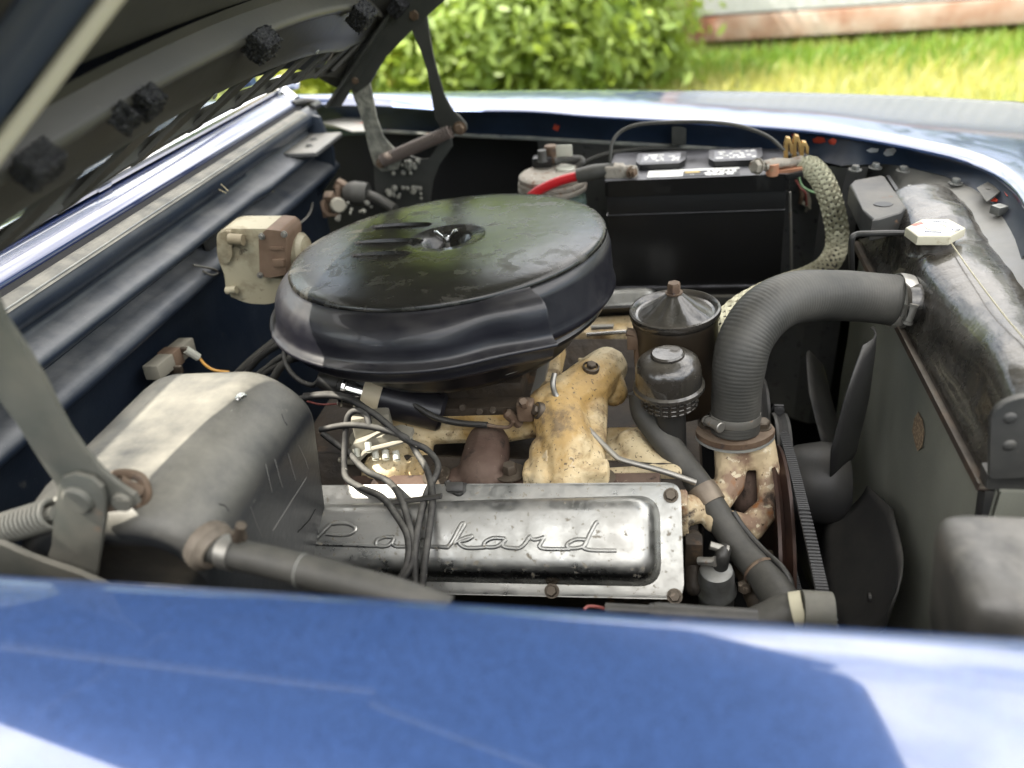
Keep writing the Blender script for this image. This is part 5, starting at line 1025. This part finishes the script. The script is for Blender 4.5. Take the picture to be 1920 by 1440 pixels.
# ---- wiper motor
wm = thing('wiper_motor', 'cream cast wiper motor with brown cover on the firewall', 'wiper motor', Q(470,500,1.08))
b = B(); b.prism([Q(x, y, 1.055) for x, y in rp([(406,437),(424,429),(503,429),(507,520),(538,524),(532,560),(505,571),(462,569),(424,552),(421,515),(407,482)], [8,10,3,3,6,12,12,16,10,12,16])], (0,.055,0), .005, 3); b.prism([Q(x, y, 1.049) for x, y in rp([(406,438),(432,431),(436,480),(425,500),(408,480)], 9)], (0,.02,0), .003); obj('casting', b, m_wiper, wm)
b = B(); b.prism([Q(x, y, 1.043) for x, y in rp([(485,446),(498,430),(528,433),(536,446),(536,516),(505,521),(487,518)], [5,6,6,5,4,3,4])], (0,.06,0), .002, 2); obj('cover', b, m_tan, wm)
b = B(); b.prism([Q(x, y, 1.041) for x, y in ((505,463),(530,464),(530,469),(505,468))], (0,.004,0)); b.prism([Q(x, y, 1.040) for x, y in ((510,487),(532,487),(532,500),(510,500))], (0,.004,0), .0008); obj('cover_rib', b, m_tan, wm)
for q0, q1, r in (((430,448),(456,450), .0085), ((425,545),(443,543), .006)):
    b = B(); b.tube([Q(*q0, 1.046), Q(*q1, 1.046)], r, 14); b.lathe([(r*.45,.0),(r,.0),(r*1.0,-.003)], Q(*q1, 1.046), (1,0,0), 12); obj('boss', b, m_wiper, wm)
for px, py in ((491,443),(533,439),(488,516)):
    b = B(); b.bolt(Q(px, py, 1.042), (0,-1,.1), .0035, .003, .005); obj('screw', b, m_steel, wm)
b = B(); b.lathe([(0,0),(.022,0),(.028,.006),(.03,.04),(.02,.05)], Q(575,470,1.09), (-1,0,0), 24); obj('gear_housing', b, m_wiper, wm)
b = B(); b.lathe([(0,.004),(.03,.004),(.034,0)], U(402,448,x=-.722), (1,0,0), 28); obj('mount_pad', b, m_rubd, wm)
b = B(); b.box(U(372,510,x=-.722), (.006,.09,.028), None, .002); b.box(U(400,492,x=-.722), (.006,.16,.006), None, .001); t = tag(obj('firewall_plate', b, m_fire), 'small dark plate screwed to the firewall left of wiper motor', 'plate')
tubething('hook_wire', 'thin silver wire hook hanging by the wiper motor', 'wire', [U(362,497,x=-.70),U(378,500,x=-.695),U(402,505,x=-.69),U(408,512,x=-.69),U(396,516,x=-.69),U(380,508,x=-.695)], .0018, m_steel)
tubething('firewall_wire', 'thin wire clipped above the wiper motor', 'wire', [U(560,420,x=-.70),U(575,408,x=-.69),U(583,395,x=-.69),U(586,380,x=-.70)], .0016, m_steel)
b = B(); b.tube([U(505,350,x=-.71),U(512,360,x=-.71)], .001, 5); b.tube([U(410,355,x=-.712),U(424,362,x=-.705)], .0008, 5); b.tube([U(414,345,x=-.712),U(428,358,x=-.70)], .0006, 5); tag(obj('pine_needle', b, mat('dry_needle', (.35,.3,.18), .8)), 'dry pine needles caught on the firewall ledge', 'pine needle')
# ---- brake light switch cluster at the far firewall
sw = thing('pressure_switch', 'dusty black rubber capped switch with a fat cable at the far firewall', 'switch', Q(670,365,1.5))
b = B(); b.tube([Q(648,362,1.5),Q(665,362,1.5),Q(690,364,1.5)], [.018,.024,.022], 18); obj('cap', b, m_rub, sw)
b = B(); b.tube([Q(690,365,1.5),Q(712,374,1.48),Q(740,392,1.46)], .010, 12); obj('cable', b, m_rub, sw)
b = B(); b.lathe([(.02,0),(.026,.002),(.026,.008)], Q(645,362,1.5), (-1,0,0), 8); b.box(Q(638,348,1.5), (.02,.02,.02), Matrix.Rotation(.6,3,'Y'), .002); obj('gear', b, m_rust, sw)
sw = thing('round_switch', 'small round cream capped switch with brown terminals below the black one', 'switch', Q(630,388,1.46))
b = B(); b.lathe([(0,.008),(.012,.008),(.0145,.004),(.0145,-.01)], Q(634,385,1.44), (.5,-.8,.2), 20); obj('cap', b, m_ceram, sw)
b = B(); b.lathe([(.016,0),(.022,0),(.022,.006),(.016,.006)], Q(622,385,1.46), (.5,-.8,.2), 9); b.box(Q(618,370,1.46), (.018,.018,.018), Matrix.Rotation(.4,3,'X'), .002); b.box(Q(612,392,1.46), (.015,.015,.03), None, .002); obj('terminals', b, m_rust, sw)
obj2 = lump(Q(660,395,1.46), 14, (.04,.02,.018), .006, 4); t = thing('linkage_parts', 'greasy grey linkage pieces between switch and air cleaner', 'linkage', Q(660,395,1.46)); cast('linkage', obj2, m_grease, t, .003, 1)
# ---- clutter right of the battery
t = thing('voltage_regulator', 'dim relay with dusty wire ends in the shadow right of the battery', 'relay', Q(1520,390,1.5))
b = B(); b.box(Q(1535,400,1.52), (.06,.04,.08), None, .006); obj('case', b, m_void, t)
for i, (a, c) in enumerate((((1500,345),(1500,380)),((1505,380),(1530,395)),((1515,360),(1512,395)),((1528,362),(1535,392)),((1540,375),(1520,398)))):
    b = B(); b.tube([Q(*a, 1.47), Q((a[0]+c[0])/2+4, (a[1]+c[1])/2+3, 1.46), Q(*c, 1.47)], .004, 8); obj('wire_end', b, (m_tan, m_ceram, m_ceram, m_lead, m_tan)[i], t)
tubething('green_wire', 'pale green wire looping beside the ground strap', 'wire', [Q(1497,330,1.40),Q(1505,350,1.40),Q(1530,362,1.39),Q(1555,362,1.38)], .0020, m_greenw)
tubething('pink_wire', 'faded pink wire hanging beside the ground strap', 'wire', [Q(1492,338,1.41),Q(1500,352,1.41),Q(1510,362,1.41),Q(1512,385,1.42)], .0020, m_pinkw)
# ---- reservoir lower right
rs = thing('reservoir', 'grimy grey plastic tank by the near fender at lower right', 'tank', (.28,.47,.9))
def RS(px, py): return U(px, py, z=.99)
b = B(); b.box((.322,.488,.872), (.215,.11,.125), None, .024, 5, .12); obj('tank', b, m_resv, rs, 50)
b = B(); b.box((.315,.488,.937), (.014,.118,.006), Matrix.Rotation(.1,3,'Z'), .002); obj('strap', b, m_capc, rs)
b = B(); b.box((.347,.545,.935), (.035,.03,.05), None, .006, 2); obj('neck', b, m_resv, rs)
